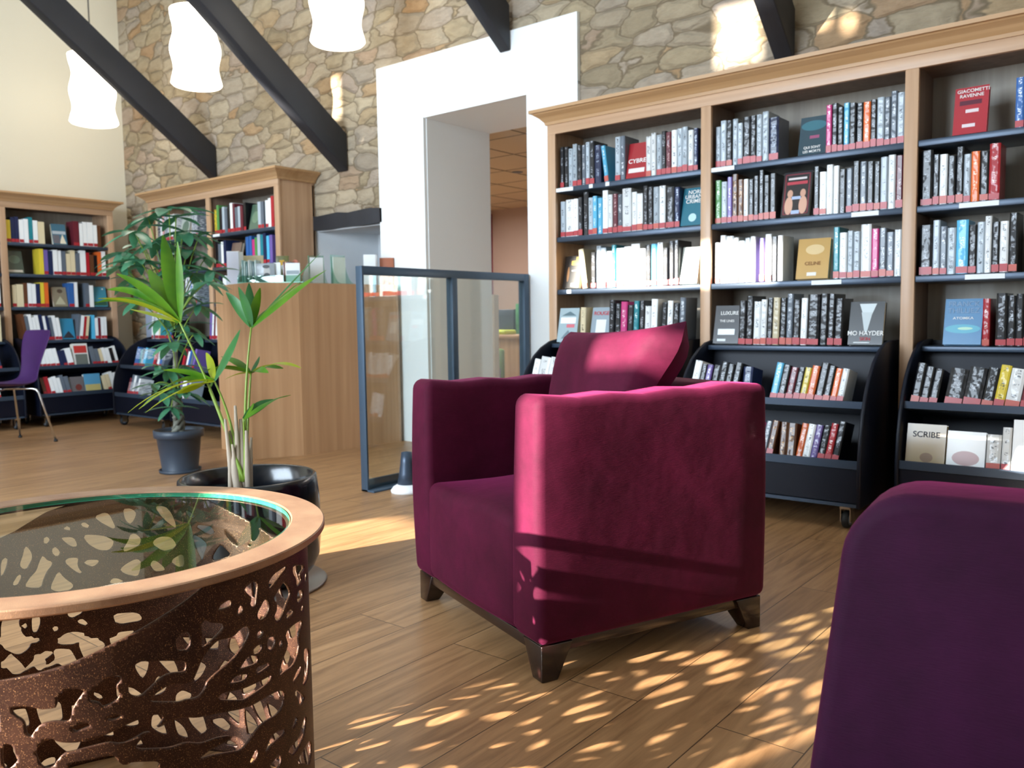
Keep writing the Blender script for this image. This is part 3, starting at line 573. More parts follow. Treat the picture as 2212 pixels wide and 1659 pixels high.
# face-out covers: size, colour, label, picture shapes [(x0,x1,z0,z1,colour,kind)], texts [(string,size,x,z,mat,xscale)]
COV = {
 'crimson_title': dict(w=0.125, h=0.20, c='A3222B', lab='red face-out book with white title on the top shelf, left bay of the right bookcase', sh=[(-.05, .05, .03, .055, 'E8E0DE', 'r')], tx=[('CYBRE', .034, 0, .095, 0, 1.1)]),
 'nordic_teal': dict(w=0.125, h=0.205, c='1F6F85', lab='teal face-out book with white letters, second shelf, left bay of the right bookcase', sh=[(-.02, .025, .02, .065, 'BFE0E8', 'e')], tx=[('NORD', .03, .01, .18, 0, 1), ('URBAN', .03, 0, .155, 0, 1), ('CRIME', .03, 0, .13, 0, 1)]),
 'yellow_on_black': dict(w=0.12, h=0.195, c='15120F', lab='black face-out book with yellow title, third shelf, left bay of the right bookcase', sh=[(-.01, .045, .14, .165, 'E0A92C', 'r'), (.02, .05, .165, .188, 'E0A92C', 'r'), (-.035, -.02, .04, .13, '9A6A3A', 'e'), (0, .03, .01, .03, 'D8E0E4', 'r')], tx=[('LA NUIT', .012, .02, .105, 0, 1)]),
 'pale_landscape': dict(w=0.10, h=0.20, c='DCE6E0', lab='pale face-out book at the right end of the third shelf, left bay of right bookcase', sh=[(-.045, .045, .03, .09, 'B8CCC0', 'r')], tx=[]),
 'mountain_grey': dict(w=0.135, h=0.20, c='9FB4BC', lab='grey-blue face-out book with a dark mountain, fourth shelf, left bay behind the cushion', sh=[(-.05, .05, .155, .18, '56707A', 't'), (-.055, .05, .11, .145, 'F4F8F8', 'r'), (-.01, .045, .085, .105, 'D06A78', 'r'), (-.04, .04, .02, .07, '6A7C86', 't')], tx=[]),
 'rose_title': dict(w=0.125, h=0.20, c='8FA0AC', lab='grey face-out book with a rose title and white centre, fourth shelf above the cushion', sh=[(-.03, .035, .05, .13, 'E4ECEC', 'r')], tx=[('ROUGE', .03, 0, .165, 1, 1)]),
 'teal_storm': dict(w=0.13, h=0.19, c='173D4C', lab='dark teal face-out book leaning back, top shelf, middle bay of the right bookcase', sh=[(-.06, .06, .12, .17, '2C6C7C', 'e'), (-.015, .03, .08, .095, '9A4A70', 'r')], tx=[('QUI SONT', .017, 0, .035, 0, 1), ('LES MORTS', .017, 0, .015, 0, 1)]),
 'pink_figures': dict(w=0.14, h=0.225, c='1A1418', lab='red-framed face-out book with two pale figures, second shelf of the middle bay', sh=[(-.062, .062, .01, .215, '7E2230', 'f'), (-.055, -.015, .01, .10, 'D8A890', 'e'), (.015, .055, .01, .10, 'D8A890', 'e'), (-.045, -.018, .095, .135, 'D0A088', 'e'), (.018, .045, .095, .135, 'D0A088', 'e'), (-.022, .022, .085, .10, 'AFC0E0', 'r'), (-.02, .02, .012, .03, 'AFC0E0', 'r'), (-.045, .045, .185, .195, 'E8E0E0', 'r'), (-.05, .05, .16, .175, 'C03A4A', 'r')], tx=[]),
 'gold_cherubs': dict(w=0.155, h=0.20, c='C49A4E', lab='gold-brown face-out book, third shelf, middle bay of the right bookcase', sh=[(-.04, .05, .12, .17, 'DCC08A', 'e'), (-.025, .02, .015, .032, 'E8E4DC', 'r')], tx=[('CELINE', .024, 0, .075, 4, 1)]),
 'dark_pink_edge': dict(w=0.135, h=0.195, c='2C2F36', lab='dark face-out book with white title and a pink book behind, fourth shelf, middle bay', sh=[(-.045, .045, .045, .075, 'E4ECF0', 'r'), (-.045, .0, .012, .024, 'D8E0E4', 'r')], tx=[('LUXURE', .026, .01, .155, 0, 1), ('THE LINES', .017, 0, .115, 0, 1)]),
 'mo_hayder': dict(w=0.15, h=0.20, c='101820', lab='black face-out book reading MO HAYDER, right end of the middle bay, fourth shelf', sh=[(-.035, .04, .135, .19, 'C8D4D8', 't2'), (-.012, .012, .06, .15, 'B8C4C8', 't3'), (-.05, .02, .008, .012, 'D8E0E0', 'r')], tx=[('MO HAYDER', .029, 0, .052, 0, .95), ('SKIN', .022, 0, .026, 1, 1)]),
 'giacometti': dict(w=0.13, h=0.21, c='B02233', lab='crimson face-out book with two white name lines, top shelf of the right bay', sh=[(-.02, .03, .095, .11, 'E4D8DC', 'r'), (-.03, .02, .03, .045, 'E4D8DC', 'r'), (-.045, .04, .13, .15, '5A1430', 'r')], tx=[('GIACOMETTI', .021, .005, .192, 0, 1), ('RAVENNE', .021, 0, .17, 0, 1)]),
 'thilliez': dict(w=0.15, h=0.205, c='4A86B4', lab='blue face-out book reading ATOMKA on the fourth shelf of the right bay', sh=[(-.07, .07, .05, .09, '5AB0C8', 'e'), (-.02, .04, .065, .078, 'B8E0C8', 'e')], tx=[('FRANCK', .032, 0, .18, 4 + 1, 1), ('THILLIEZ', .032, 0, .15, 4 + 1, 1), ('ATOMKA', .015, 0, .117, 0, 1.3)]),
 'grey_portrait': dict(w=0.14, h=0.21, c='6A7886', lab='grey face-out book with a white foot, right end of the third shelf, right bay', sh=[(-.06, .06, .02, .06, 'D0DCE4', 'r'), (-.04, .04, .08, .17, '9AA8B4', 'e')], tx=[]),
 'scribe': dict(w=0.15, h=0.17, c='9A8048', lab='old-gold face-out book reading SCRIBE in the bottom of the right book bin', sh=[(-.02, .03, .01, .05, '7A5A30', 'e')], tx=[('SCRIBE', .034, 0, .125, 3, 1)]),
 'white_pair': dict(w=0.14, h=0.15, c='E8ECEE', lab='white face-out book with a reddish picture right of the gold one in the right bin', sh=[(-.05, .05, .01, .07, 'B89090', 'e')], tx=[]),
 'white_top': dict(w=0.14, h=0.21, c='F0F4F6', lab='tall plain white face-out book at the right picture edge, bottom of the right bin', sh=[(0, .05, .1, .11, 'A0A8B0', 'r')], tx=[]),
 'green_print': dict(w=0.14, h=0.21, c='4C6A58', lab='dark green face-out book with leafy picture, top shelf beside the tall end panel', sh=[(-.05, .05, .05, .15, '6A8A70', 'e')], tx=[]),
 'brown_album': dict(w=0.14, h=0.20, c='7A6256', lab='brown face-out book on the second shelf of the stone-wall bookcase, right bay', sh=[], tx=[]),
 'sea_mount': dict(w=0.13, h=0.20, c='3E7088', lab='blue face-out book with a white peak, top shelf of the left-wall bookcase', sh=[(-.06, .06, .1, .13, 'B8C4CC', 'r'), (-.005, .055, .008, .10, 'E8E0C8', 't'), (-.06, .0, .008, .09, '6A6870', 'r')], tx=[]),
 'forest': dict(w=0.14, h=0.21, c='3C4A3E', lab='dark green face-out book on the second shelf of the left-wall bookcase', sh=[(-.06, .06, .01, .03, 'C8C0B0', 'r'), (-.05, .05, .09, .17, '5C6E5C', 'e')], tx=[]),
 'stone_ruin': dict(w=0.13, h=0.19, c='8A8068', lab='khaki face-out book with an orange edge, third shelf of the left-wall bookcase', sh=[(-.05, .045, .02, .10, 'B8B498', 't'), (-.02, .03, .13, .17, '50402E', 'e')], tx=[]),
 'lagoon': dict(w=0.14, h=0.20, c='3E8CA4', lab='turquoise face-out book at the right end of the third shelf, left-wall bookcase', sh=[(-.065, .065, .01, .05, '2E5A48', 'r'), (.03, .045, .17, .185, 'F0F4F4', 'e')], tx=[]),
 'city_blue': dict(w=0.12, h=0.20, c='2E88B0', lab='bright blue face-out book with dark skyline above the purple chair', sh=[(-.055, .055, .01, .08, '2A2A34', 't')], tx=[]),
 'red_white': dict(w=0.14, h=0.21, c='E4E4E0', lab='white face-out book with red block and grey photograph in the left-wall bin', sh=[(-.055, .06, .12, .19, 'C2302A', 'r'), (-.05, .06, .01, .11, '6A7068', 'r')], tx=[]),
 'grey_flat': dict(w=0.12, h=0.15, c='6E6A6C', lab='grey face-out book lying back in the bottom of the left-wall bin', sh=[(-.02, .04, .02, .08, '7A3A34', 'e')], tx=[]),
 'sky_flat': dict(w=0.15, h=0.17, c='5AA0C8', lab='sky blue face-out book with golden foot in the bottom of the left-wall bin', sh=[(-.07, .07, .01, .07, 'C8BC7A', 'r')], tx=[]),
 'leaf_cover': dict(w=0.15, h=0.20, c='A8B4B0', lab='pale grey face-out book behind the leafy plant, top shelf, stone-wall bookcase left bay', sh=[(-.05, .06, .04, .16, '4E6E60', 'e')], tx=[]),
}
TXM = [M_TXW, M_TXR, M_TXY, M_TXK, M_TXG, M_TXB]
def face_book(F, x, yf, z, key, place, tilt0):
    c = COV[key]; w_, h = c['w'], c['h']; th = 0.028; lean = max(tilt0, 0.22); dz = (th + 0.002) * math.sin(lean) if tilt0 == 0 else 0.002
    o = MB().box(-w_ / 2, w_ / 2, 0, 0.002, 0, h).build('book', cm(key, c['c'])); tag(o, c['lab'], 'book', 'books shown face out')
    o.matrix_world = F @ Matrix.Translation((x, yf + 0.01, z + 0.001 + dz)) @ Matrix.Rotation(-lean, 4, 'X')
    MB().box(-w_ / 2 + 0.001, w_ / 2 - 0.004, 0.002, th, 0.003, h - 0.003).build('pages', M_PAGES, o)
    MB().box(-w_ / 2, w_ / 2, th, th + 0.002, 0, h).build('back_cover', cm(key, c['c']), o)
    for i, (x0, x1, z0, z1, col, kd) in enumerate(c['sh']):
        m_ = MATS.get('cover_print_' + col) or mat('cover_print_' + col, col, 0.4, coat=0.5); g = MB(); yy = -0.0004 - 0.0002 * i
        if kd == 'r': pts = [(x0, z0), (x1, z0), (x1, z1), (x0, z1)]
        elif kd == 'e': pts = [((x0 + x1) / 2 + (x1 - x0) / 2 * math.cos(a * PI / 10), (z0 + z1) / 2 + (z1 - z0) / 2 * math.sin(a * PI / 10)) for a in range(20)]
        elif kd == 't': pts = [(x0, z0), (x1, z0), (x0 + (x1 - x0) * 0.7, z0 + (z1 - z0) * 0.7), (x0 + (x1 - x0) * 0.55, z1), (x0 + (x1 - x0) * 0.25, z0 + (z1 - z0) * 0.5)]
        elif kd == 't2': pts = [(x0 + .02, z0), (x1 - .02, z0), (x1, z1), (x0, z1)]
        elif kd == 't3': pts = [(x0 + .006, z0), (x1 - .006, z0), (x1 + .012, z1), (x0 - .012, z1)]
        if kd == 'f':
            for (a, b, e, f_) in ((x0, x1, z0, z0 + .006), (x0, x1, z1 - .006, z1), (x0, x0 + .006, z0, z1), (x1 - .006, x1, z0, z1)): g.box(a, b, yy, 0, e, f_)
        else: g.prism(pts, yy, 0.0, 'Y')
        g.build('cover_picture', m_, o)
    for (s_, sz, tx_, tz, mi, xs) in c['tx']: text('title', s_, sz, TXM[mi], o, (tx_, -0.0022, tz), xs=xs)

def bay(fr, b, yf, z, s, place, group, x0=None, x1=None, **kw):
    a = b * PITCH + ST; row(fr, a + (0.008 if x0 is None else x0), a + (PITCH - ST - 0.008 if x1 is None else x1), yf, z, s, place, group, **kw)
YS = 0.035
RB = 'of the right bookcase'
bay(FA, 0, YS, 1.67, 'kksskgskN<c|..sg[crimson_title]wwskmwsswn', 'top shelf, left bay ' + RB, 'books on the right bookcase top shelf, left bay')
bay(FA, 0, YS, 1.385, "sWwkksccwwmgWwwkkswKn[nordic_teal]", 'second shelf, left bay ' + RB, 'books on the right bookcase second shelf, left bay')
bay(FA, 0, YS, 1.08, "[yellow_on_black]<e|.ksswtWWWwkcwkkk[pale_landscape]", 'third shelf, left bay ' + RB, 'books on the right bookcase third shelf, left bay')
bay(FA, 1, YS, 1.67, 'sskssKkssN.....[teal_storm]pkkckkoksggs', 'top shelf, middle bay ' + RB, 'books on the right bookcase top shelf, middle bay')
bay(FA, 1, YS, 1.385, 'lsvuuwkkkkk.[pink_figures].kwwwkgkgkkswm', 'second shelf, middle bay ' + RB, 'books on the right bookcase second shelf, middle bay')
bay(FA, 1, YS, 1.08, 'wwWwssw.vwkw...[gold_cherubs].twssWpggw', 'third shelf, middle bay ' + RB, 'books on the right bookcase third shelf, middle bay')
bay(FA, 2, YS, 1.67, '......[giacometti].....bbwkgskkg', 'top shelf, right bay ' + RB, 'books on the right bookcase top shelf, right bay', noff=1)
bay(FA, 2, YS, 1.385, 'KkwkksokR........[grey_portrait]'.replace('[grey_portrait]', '') + 'kkg', 'second shelf, right bay ' + RB, 'books on the right bookcase second shelf, right bay', noff=1)
bay(FA, 2, YS, 1.08, 'KsgsCkswkwk..[grey_portrait]kkw', 'third shelf, right bay ' + RB, 'books on the right bookcase third shelf, right bay', noff=1)
ty = TY + 0.37
bay(FA, 0, ty, 0.768, '[mountain_grey].e.[rose_title]kkpktkww.kwkg', 'fourth shelf, left bay above the armchair cushion', 'books on the fourth shelf, left bay', lean=0.04, x0=0.048, x1=0.872)
bay(FA, 1, ty, 0.768, '[dark_pink_edge]kkwwkekgkwKkkk.[mo_hayder]', 'fourth shelf, middle bay ' + RB, 'books on the fourth shelf, middle bay', lean=0.03, x0=0.048, x1=0.872)
bay(FA, 2, ty + 0.13, 0.768, '...[thilliez]r.Kkkk...cckgwk', 'fourth shelf, right bay ' + RB, 'books on the fourth shelf, right bay', noff=1, x0=0.048, x1=0.872)
def bins(fr, lx, ly, mid, bot, place, group, kw1=None, kw2=None):
    row(fr, lx + 0.03, lx + TW - 0.05, ly + 0.10, 0.5275, mid, 'middle tier of the book bin ' + place, group + ', middle tier', tilt=0.2, dpt=0.12, hr=(0.15, 0.18), **(kw1 or {}))
    row(fr, lx + 0.03, lx + TW - 0.05, ly + 0.038, 0.2825, bot, 'bottom tier of the book bin ' + place, group + ', bottom tier', tilt=0.2, dpt=0.12, hr=(0.145, 0.18), **(kw2 or {}))
bins(FA, PITCH + ST + 0.025, TY, '>wkvkkkk|N....>ckmkyokkow', 'gwkgww>wwwkbpgu|uU>owvkrk', 'right of the armchair', 'books in the bin right of the armchair')
bins(FA, 2 * PITCH + ST + 0.015, TY + 0.13, '>kkk.KKkyWmk|Ckkbs', '[scribe][white_pair]Ww[white_top]WWw', 'at the right edge', 'books in the bin at the right picture edge')
bins(FA, ST + 0.025, TY, '>wWWwwks', 'wwww', 'behind the armchair', 'books in the bin behind the armchair')
LB = 'of the left-wall bookcase'
MASS[0] = True
bay(FB, 2, YS, 1.67, 'ynnwwtwE...[sea_mount]..MwwWwu', 'top shelf ' + LB, 'books on the left-wall bookcase top shelf')
bay(FB, 2, YS, 1.385, '[forest].....yvnwwgeegWrukow', 'second shelf ' + LB, 'books on the left-wall bookcase second shelf')
bay(FB, 2, YS, 1.08, '.eEuwwnyo..[stone_ruin]Bw...gw[lagoon]', 'third shelf ' + LB, 'books on the left-wall bookcase third shelf')
bay(FB, 2, ty, 0.768, '<ugwwwnwngww|[city_blue]>gwre.|cwmww', 'fourth shelf ' + LB, 'books on the left-wall bookcase fourth shelf', x0=0.048, x1=0.872)
bins(FB, 2 * PITCH + ST + 0.02, TY, '<wwwWwnnW|[red_white]<ggewwkw', '<urwwwgg|[grey_flat][sky_flat]<eewww', 'right of the purple chair', 'books in the bin right of the purple chair')
for zz, s_, nm in ((1.67, 'kwg', 'top shelf'), (1.385, 'wkw', 'second shelf'), (1.08, 'wvw', 'third shelf')):
    bay(FB, 1, YS, zz, s_, nm + ', bay cut by the left picture edge', 'books on the left-wall bookcase at the picture edge, ' + nm, x0=0.82, noff=1)
bay(FB, 1, ty, 0.768, 'gwe', 'fourth shelf, bay cut by the left picture edge', 'books on the left-wall bookcase at the picture edge, fourth shelf', x0=0.77, x1=0.868, noff=1)
row(FB, PITCH + ST + 0.02 + 0.55, PITCH + ST + 0.02 + TW - 0.03, TY + 0.10, 0.5275, '<wwnwn', 'middle tier of the bin behind the purple chair', 'books in the bin behind the purple chair, middle tier', tilt=0.2, dpt=0.12, hr=(0.15, 0.18), noff=1)
row(FB, PITCH + ST + 0.02 + 0.45, PITCH + ST + 0.02 + TW - 0.03, TY + 0.038, 0.2825, '<wwwswww', 'bottom tier of the bin behind the purple chair', 'books in the bin behind the purple chair, bottom tier', tilt=0.2, dpt=0.12, hr=(0.145, 0.18), noff=1)
CB = 'of the stone-wall bookcase'
bay(FC, 0, YS, 1.67, 'ekwrggwww..[leaf_cover]...gG', 'top shelf, left bay ' + CB, 'books on the stone-wall bookcase top shelf, left bay')
bay(FC, 1, YS, 1.67, 'ylksgkwmgsmk.[green_print]sg.wwrm', 'top shelf, right bay ' + CB, 'books on the stone-wall bookcase top shelf, right bay')
bay(FC, 1, YS, 1.385, 'kgwn.[brown_album].....bbplstncv', 'second shelf, right bay ' + CB, 'books on the stone-wall bookcase second shelf, right bay')
bay(FC, 1, YS, 1.08, 'knkwwsE', 'third shelf, right bay ' + CB, 'books on the stone-wall bookcase third shelf, right bay', noff=1)
bay(FC, 0, YS, 1.385, 'gktkwngk', 'second shelf, left bay ' + CB, 'books on the stone-wall bookcase second shelf, left bay', x1=0.4, noff=1)
bay(FC, 0, YS, 1.08, 'kwk....wgwbws', 'third shelf, left bay ' + CB, 'books on the stone-wall bookcase third shelf, left bay', x0=0.3, noff=1)
bay(FC, 0, ty, 0.768, '>wgwwetttnbbk', 'fourth shelf, left bay ' + CB, 'books on the stone-wall bookcase fourth shelf, left bay', noff=1, x0=0.048, x1=0.872)
bay(FC, 1, ty, 0.768, '>vwmwk', 'fourth shelf, right bay ' + CB, 'books on the stone-wall bookcase fourth shelf, right bay', noff=1, x0=0.048, x1=0.872)
bins(FC, ST + 0.01, TY, '.......>bbtsc.....rmwbg', '......>mgwgw', 'in the far corner', 'books in the bin in the far corner')
bins(FC, PITCH + ST + 0.01, TY, '>rmwbgv', '>pvwwvs', 'behind the small slate pot', 'books in the bin behind the small slate pot', dict(noff=1), dict(noff=1))

mo = MASS[1].build('books', [BM[k_] for k_ in KEYS] + [M_PAGES, M_TAG]); tag(mo, 'rows of small books filling the two far bookcases left of the pale recess', 'books', kind='stuff')

# ------------------------------------------------------------------ laser-cut drum table
TC, TT, RD = Vector((-1.437, 0.629, 0)), 0.57, 0.363
def px_cyl(px, py, far):
    d = ray(px, py); a = d.x * d.x + d.y * d.y; b = -2 * (TC.x * d.x + TC.y * d.y); c = TC.x ** 2 + TC.y ** 2 - RD * RD; q = b * b - 4 * a * c
    t_ = (-b + (1 if far else -1) * math.sqrt(max(q, 0))) / (2 * a); p = Vector((0, 0, CAM_H)) + d * t_
    return (math.atan2(p.y - TC.y, p.x - TC.x), p.z)
NEAR_D = [  # cut-outs, traced in crops (origin x, y, scale)
 [(528,258),(600,205),(645,207),(635,300),(625,400),(590,400),(578,370),(600,330),(560,300)], [(325,405),(415,345),(435,345),(432,390),(395,410),(340,425)], [(500,380),(530,405),(520,440),(480,475),(492,400)],
 [(730,200),(760,150),(860,80),(865,100),(800,180),(740,260),(712,258),(735,225),(722,210)], [(915,80),(1000,75),(1005,95),(970,150),(990,190),(945,250),(940,180),(912,135)], [(1010,140),(1027,130),(1022,200),(1003,205)],
 [(770,320),(820,240),(845,205),(880,240),(902,300),(870,370),(825,490),(790,520),(765,480),(790,430),(790,370),(765,345)], [(690,345),(720,345),(737,410),(700,490),(660,505),(637,490),(640,440),(670,390)], [(955,275),(995,265),(995,320),(960,375),(943,350)],
 [(870,440),(895,420),(925,435),(915,460),(860,500)], [(980,395),(1003,385),(995,430),(975,440)], [(200,530),(230,500),(270,530),(350,525),(383,545),(350,600),(190,745),(210,640),(200,560)], [(0,640),(80,590),(110,610),(118,680),(95,740),(0,745)],
 [(400,650),(450,635),(520,560),(570,552),(580,600),(540,690),(450,810),(340,900),(245,985),(230,1040),(180,1110),(0,1140),(0,1010),(60,1008),(130,990),(170,900),(200,820),(260,730),(330,660)],
 [(640,590),(690,585),(690,610),(650,650),(632,640)], [(600,740),(640,700),(680,690),(675,730),(640,772),(605,760)], [(725,640),(780,630),(782,680),(750,745),(715,725),(712,680)], [(810,665),(838,660),(835,700),(815,720),(805,700)],
 [(560,790),(600,778),(645,800),(640,840),(560,870),(490,890),(530,840)], [(620,880),(750,828),(735,860),(650,920),(632,915)], [(870,590),(920,540),(985,500),(990,530),(960,620),(970,690),(955,780),(920,860),(850,910),(815,945),(810,900),(840,800),(880,700),(855,620)],
 [(420,985),(480,935),(560,925),(570,940),(530,980),(430,1000)], [(330,1110),(370,1070),(520,1045),(620,1000),(700,960),(750,930),(750,960),(700,1020),(580,1100),(540,1130),(400,1130),(335,1125)], [(900,1010),(950,890),(985,850),(980,900),(930,980)],
 [(0,1275),(60,1262),(160,1270),(300,1240),(560,1190),(700,1110),(800,1055),(850,1060),(850,1150),(800,1240),(700,1295),(640,1350),(580,1440),(520,1520),(400,1540),(280,1560),(190,1590),(185,1575),(300,1500),(440,1430),(445,1405),(330,1420),(200,1470),(100,1460),(30,1470),(0,1490)],
 [(925,1080),(945,1045),(1010,1100),(1000,1140),(970,1180),(955,1120)], [(1000,730),(1040,720),(1040,850),(1030,960),(1000,1010),(985,1010),(1010,900),(1000,800)], [(930,1260),(955,1260),(945,1310),(905,1355)],
 [(700,1530),(740,1420),(780,1380),(860,1350),(855,1385),(790,1440),(740,1490),(715,1530)], [(570,1625),(640,1485),(645,1560),(600,1630)], [(870,1530),(910,1480),(960,1430),(1000,1270),(1020,1250),(1010,1380),(970,1480),(920,1560)], [(720,1659),(800,1560),(830,1565),(820,1640),(800,1659)],
 [(950,1600),(1040,1440),(1060,1460),(1060,1560),(1040,1640),(1000,1620),(960,1630)], [(0,820),(70,822),(75,900),(0,915)]]
NEAR_C = [
 [(100,1075),(170,1045),(300,1045),(400,1075),(500,1070),(590,1050),(560,980),(600,910),(700,872),(838,870),(842,900),(775,985),(720,1075),(712,1160),(690,1200),(560,1190),(420,1215),(360,1270),(300,1365),(270,1345),(245,1190),(150,1140)],
 [(870,990),(930,880),(1010,820),(1100,745),(1215,735),(1215,780),(1150,850),(1200,920),(1180,970),(1130,1010),(1040,1050),(1010,1040),(990,1000)], [(700,1310),(760,1225),(900,1210),(1050,1180),(1215,1110),(1220,1140),(1150,1185),(1000,1210),(850,1260),(740,1310)],
 [(1290,920),(1280,850),(1300,720),(1330,640),(1410,590),(1500,600),(1560,590),(1860,590),(1860,700),(1700,710),(1600,760),(1500,860),(1400,950),(1330,940)], [(1500,990),(1520,940),(1700,820),(1860,820),(1860,1000),(1600,1000),(1510,1000)],
 [(350,1500),(420,1400),(540,1360),(560,1400),(700,1410),(900,1390),(1100,1310),(1300,1210),(1500,1130),(1620,1125),(1640,1160),(1580,1250),(1450,1300),(1280,1400),(1180,1420),(1100,1400),(900,1450),(750,1490),(640,1510),(560,1600),(530,1659),(430,1659),(380,1590)],
 [(1350,1440),(1450,1330),(1600,1250),(1700,1190),(1860,1150),(1860,1400),(1700,1460),(1500,1470),(1370,1470)], [(700,1600),(900,1580),(1100,1530),(1150,1540),(1180,1600),(1250,1640),(1300,1600),(1600,1590),(1590,1640),(1560,1700),(680,1700)], [(20,1600),(20,1450),(90,1400),(150,1480),(150,1530),(185,1580),(130,1640),(60,1700)]]
FAR_A = [
 [(1120,470),(1250,420),(1310,440),(1390,610),(1350,620),(1200,540)], [(1470,380),(1560,370),(1640,420),(1600,520),(1550,570),(1490,500)], [(745,620),(800,575),(850,620),(830,640)], [(955,570),(1000,530),(1075,580),(1060,610),(1000,600)], [(515,790),(520,715),(560,710),(600,745),(560,800)],
 [(715,720),(880,715),(920,800),(915,835),(850,830),(780,780)], [(985,695),(1070,685),(1250,700),(1360,750),(1355,810),(1300,875),(1180,875),(1050,800)], [(1560,680),(1620,670),(1690,730),(1680,800),(1600,850),(1490,895),(1465,870),(1530,770)],
 [(290,820),(340,850),(380,920),(380,980),(340,1050),(310,1110),(240,1080),(230,1030),(265,940)], [(655,825),(725,900),(680,960),(620,910),(620,850)], [(0,1000),(80,945),(90,980),(70,1080),(0,1240)], [(510,920),(550,990),(625,1010),(615,1060),(560,1120),(510,1230),(490,1320),(370,1325),(285,1305),(350,1200),(430,1120),(460,1020)],
 [(130,1290),(215,1155),(260,1180),(200,1300)], [(770,1015),(800,965),(940,960),(920,1040),(950,1110),(1010,1155),(940,1150),(850,1090)], [(995,1020),(1050,985),(1185,985),(1180,1020),(1110,1075),(1040,1050)], [(695,1115),(760,1200),(890,1290),(840,1350),(680,1370),(600,1340),(610,1280),(660,1180)],
 [(1425,1110),(1500,1040),(1620,975),(1690,990),(1680,1100),(1650,1190),(1500,1160)], [(1305,1270),(1340,1205),(1400,1205),(1495,1240),(1400,1275)], [(1805,790),(1900,710),(2050,710),(2120,800),(2080,850),(1950,890)], [(1790,1050),(1830,990),(1880,1000),(1985,1090),(1960,1120),(1850,1130)],
 [(2030,1000),(2200,900),(2212,1050),(2130,1080)], [(1840,345),(1980,345),(2060,430),(2120,590),(2090,610),(1950,500)]]
FAR_B = [[(120,455),(200,480),(300,550),(190,575)], [(270,685),(330,668),(510,690),(565,770),(510,810),(430,790)], [(695,740),(760,790),(850,880),(905,975),(820,935),(740,850)], [(240,830),(265,800),(370,860),(440,920),(450,970),(400,1100),(390,1210),(310,1050),(260,920)], [(520,1170),(530,1100),(590,1000),(640,945),(700,990),(800,1090),(640,1150)], [(1010,925),(1095,960),(1035,975)]]
FAR_C = [[(1120,115),(1380,95),(1440,180),(1160,225)], [(1150,300),(1380,275),(1200,380)], [(560,400),(640,310),(750,290),(865,310),(760,420),(600,425)], [(0,200),(60,140),(210,130),(180,200),(220,320),(310,390),(280,470),(180,535),(0,450)], [(310,140),(380,110),(405,190),(370,300),(315,300)],
 [(670,70),(820,60),(825,105),(720,160),(675,140)], [(770,180),(820,160),(880,210),(870,240),(780,210)], [(510,240),(580,240),(580,280),(540,300)], [(210,230),(250,200),(275,240),(240,275)], [(190,710),(430,480),(545,495),(480,550),(300,660)], [(395,680),(600,530),(685,540),(560,620)], [(0,570),(120,620),(100,650),(0,670)], [(910,500),(1010,370),(1065,440)]]
def smooth_poly(p):
    q = []
    for i in range(len(p)):
        a, b = p[i], p[(i + 1) % len(p)]; q += [(a[0] * .8 + b[0] * .2, a[1] * .8 + b[1] * .2), (a[0] * .2 + b[0] * .8, a[1] * .2 + b[1] * .8)]
    return q
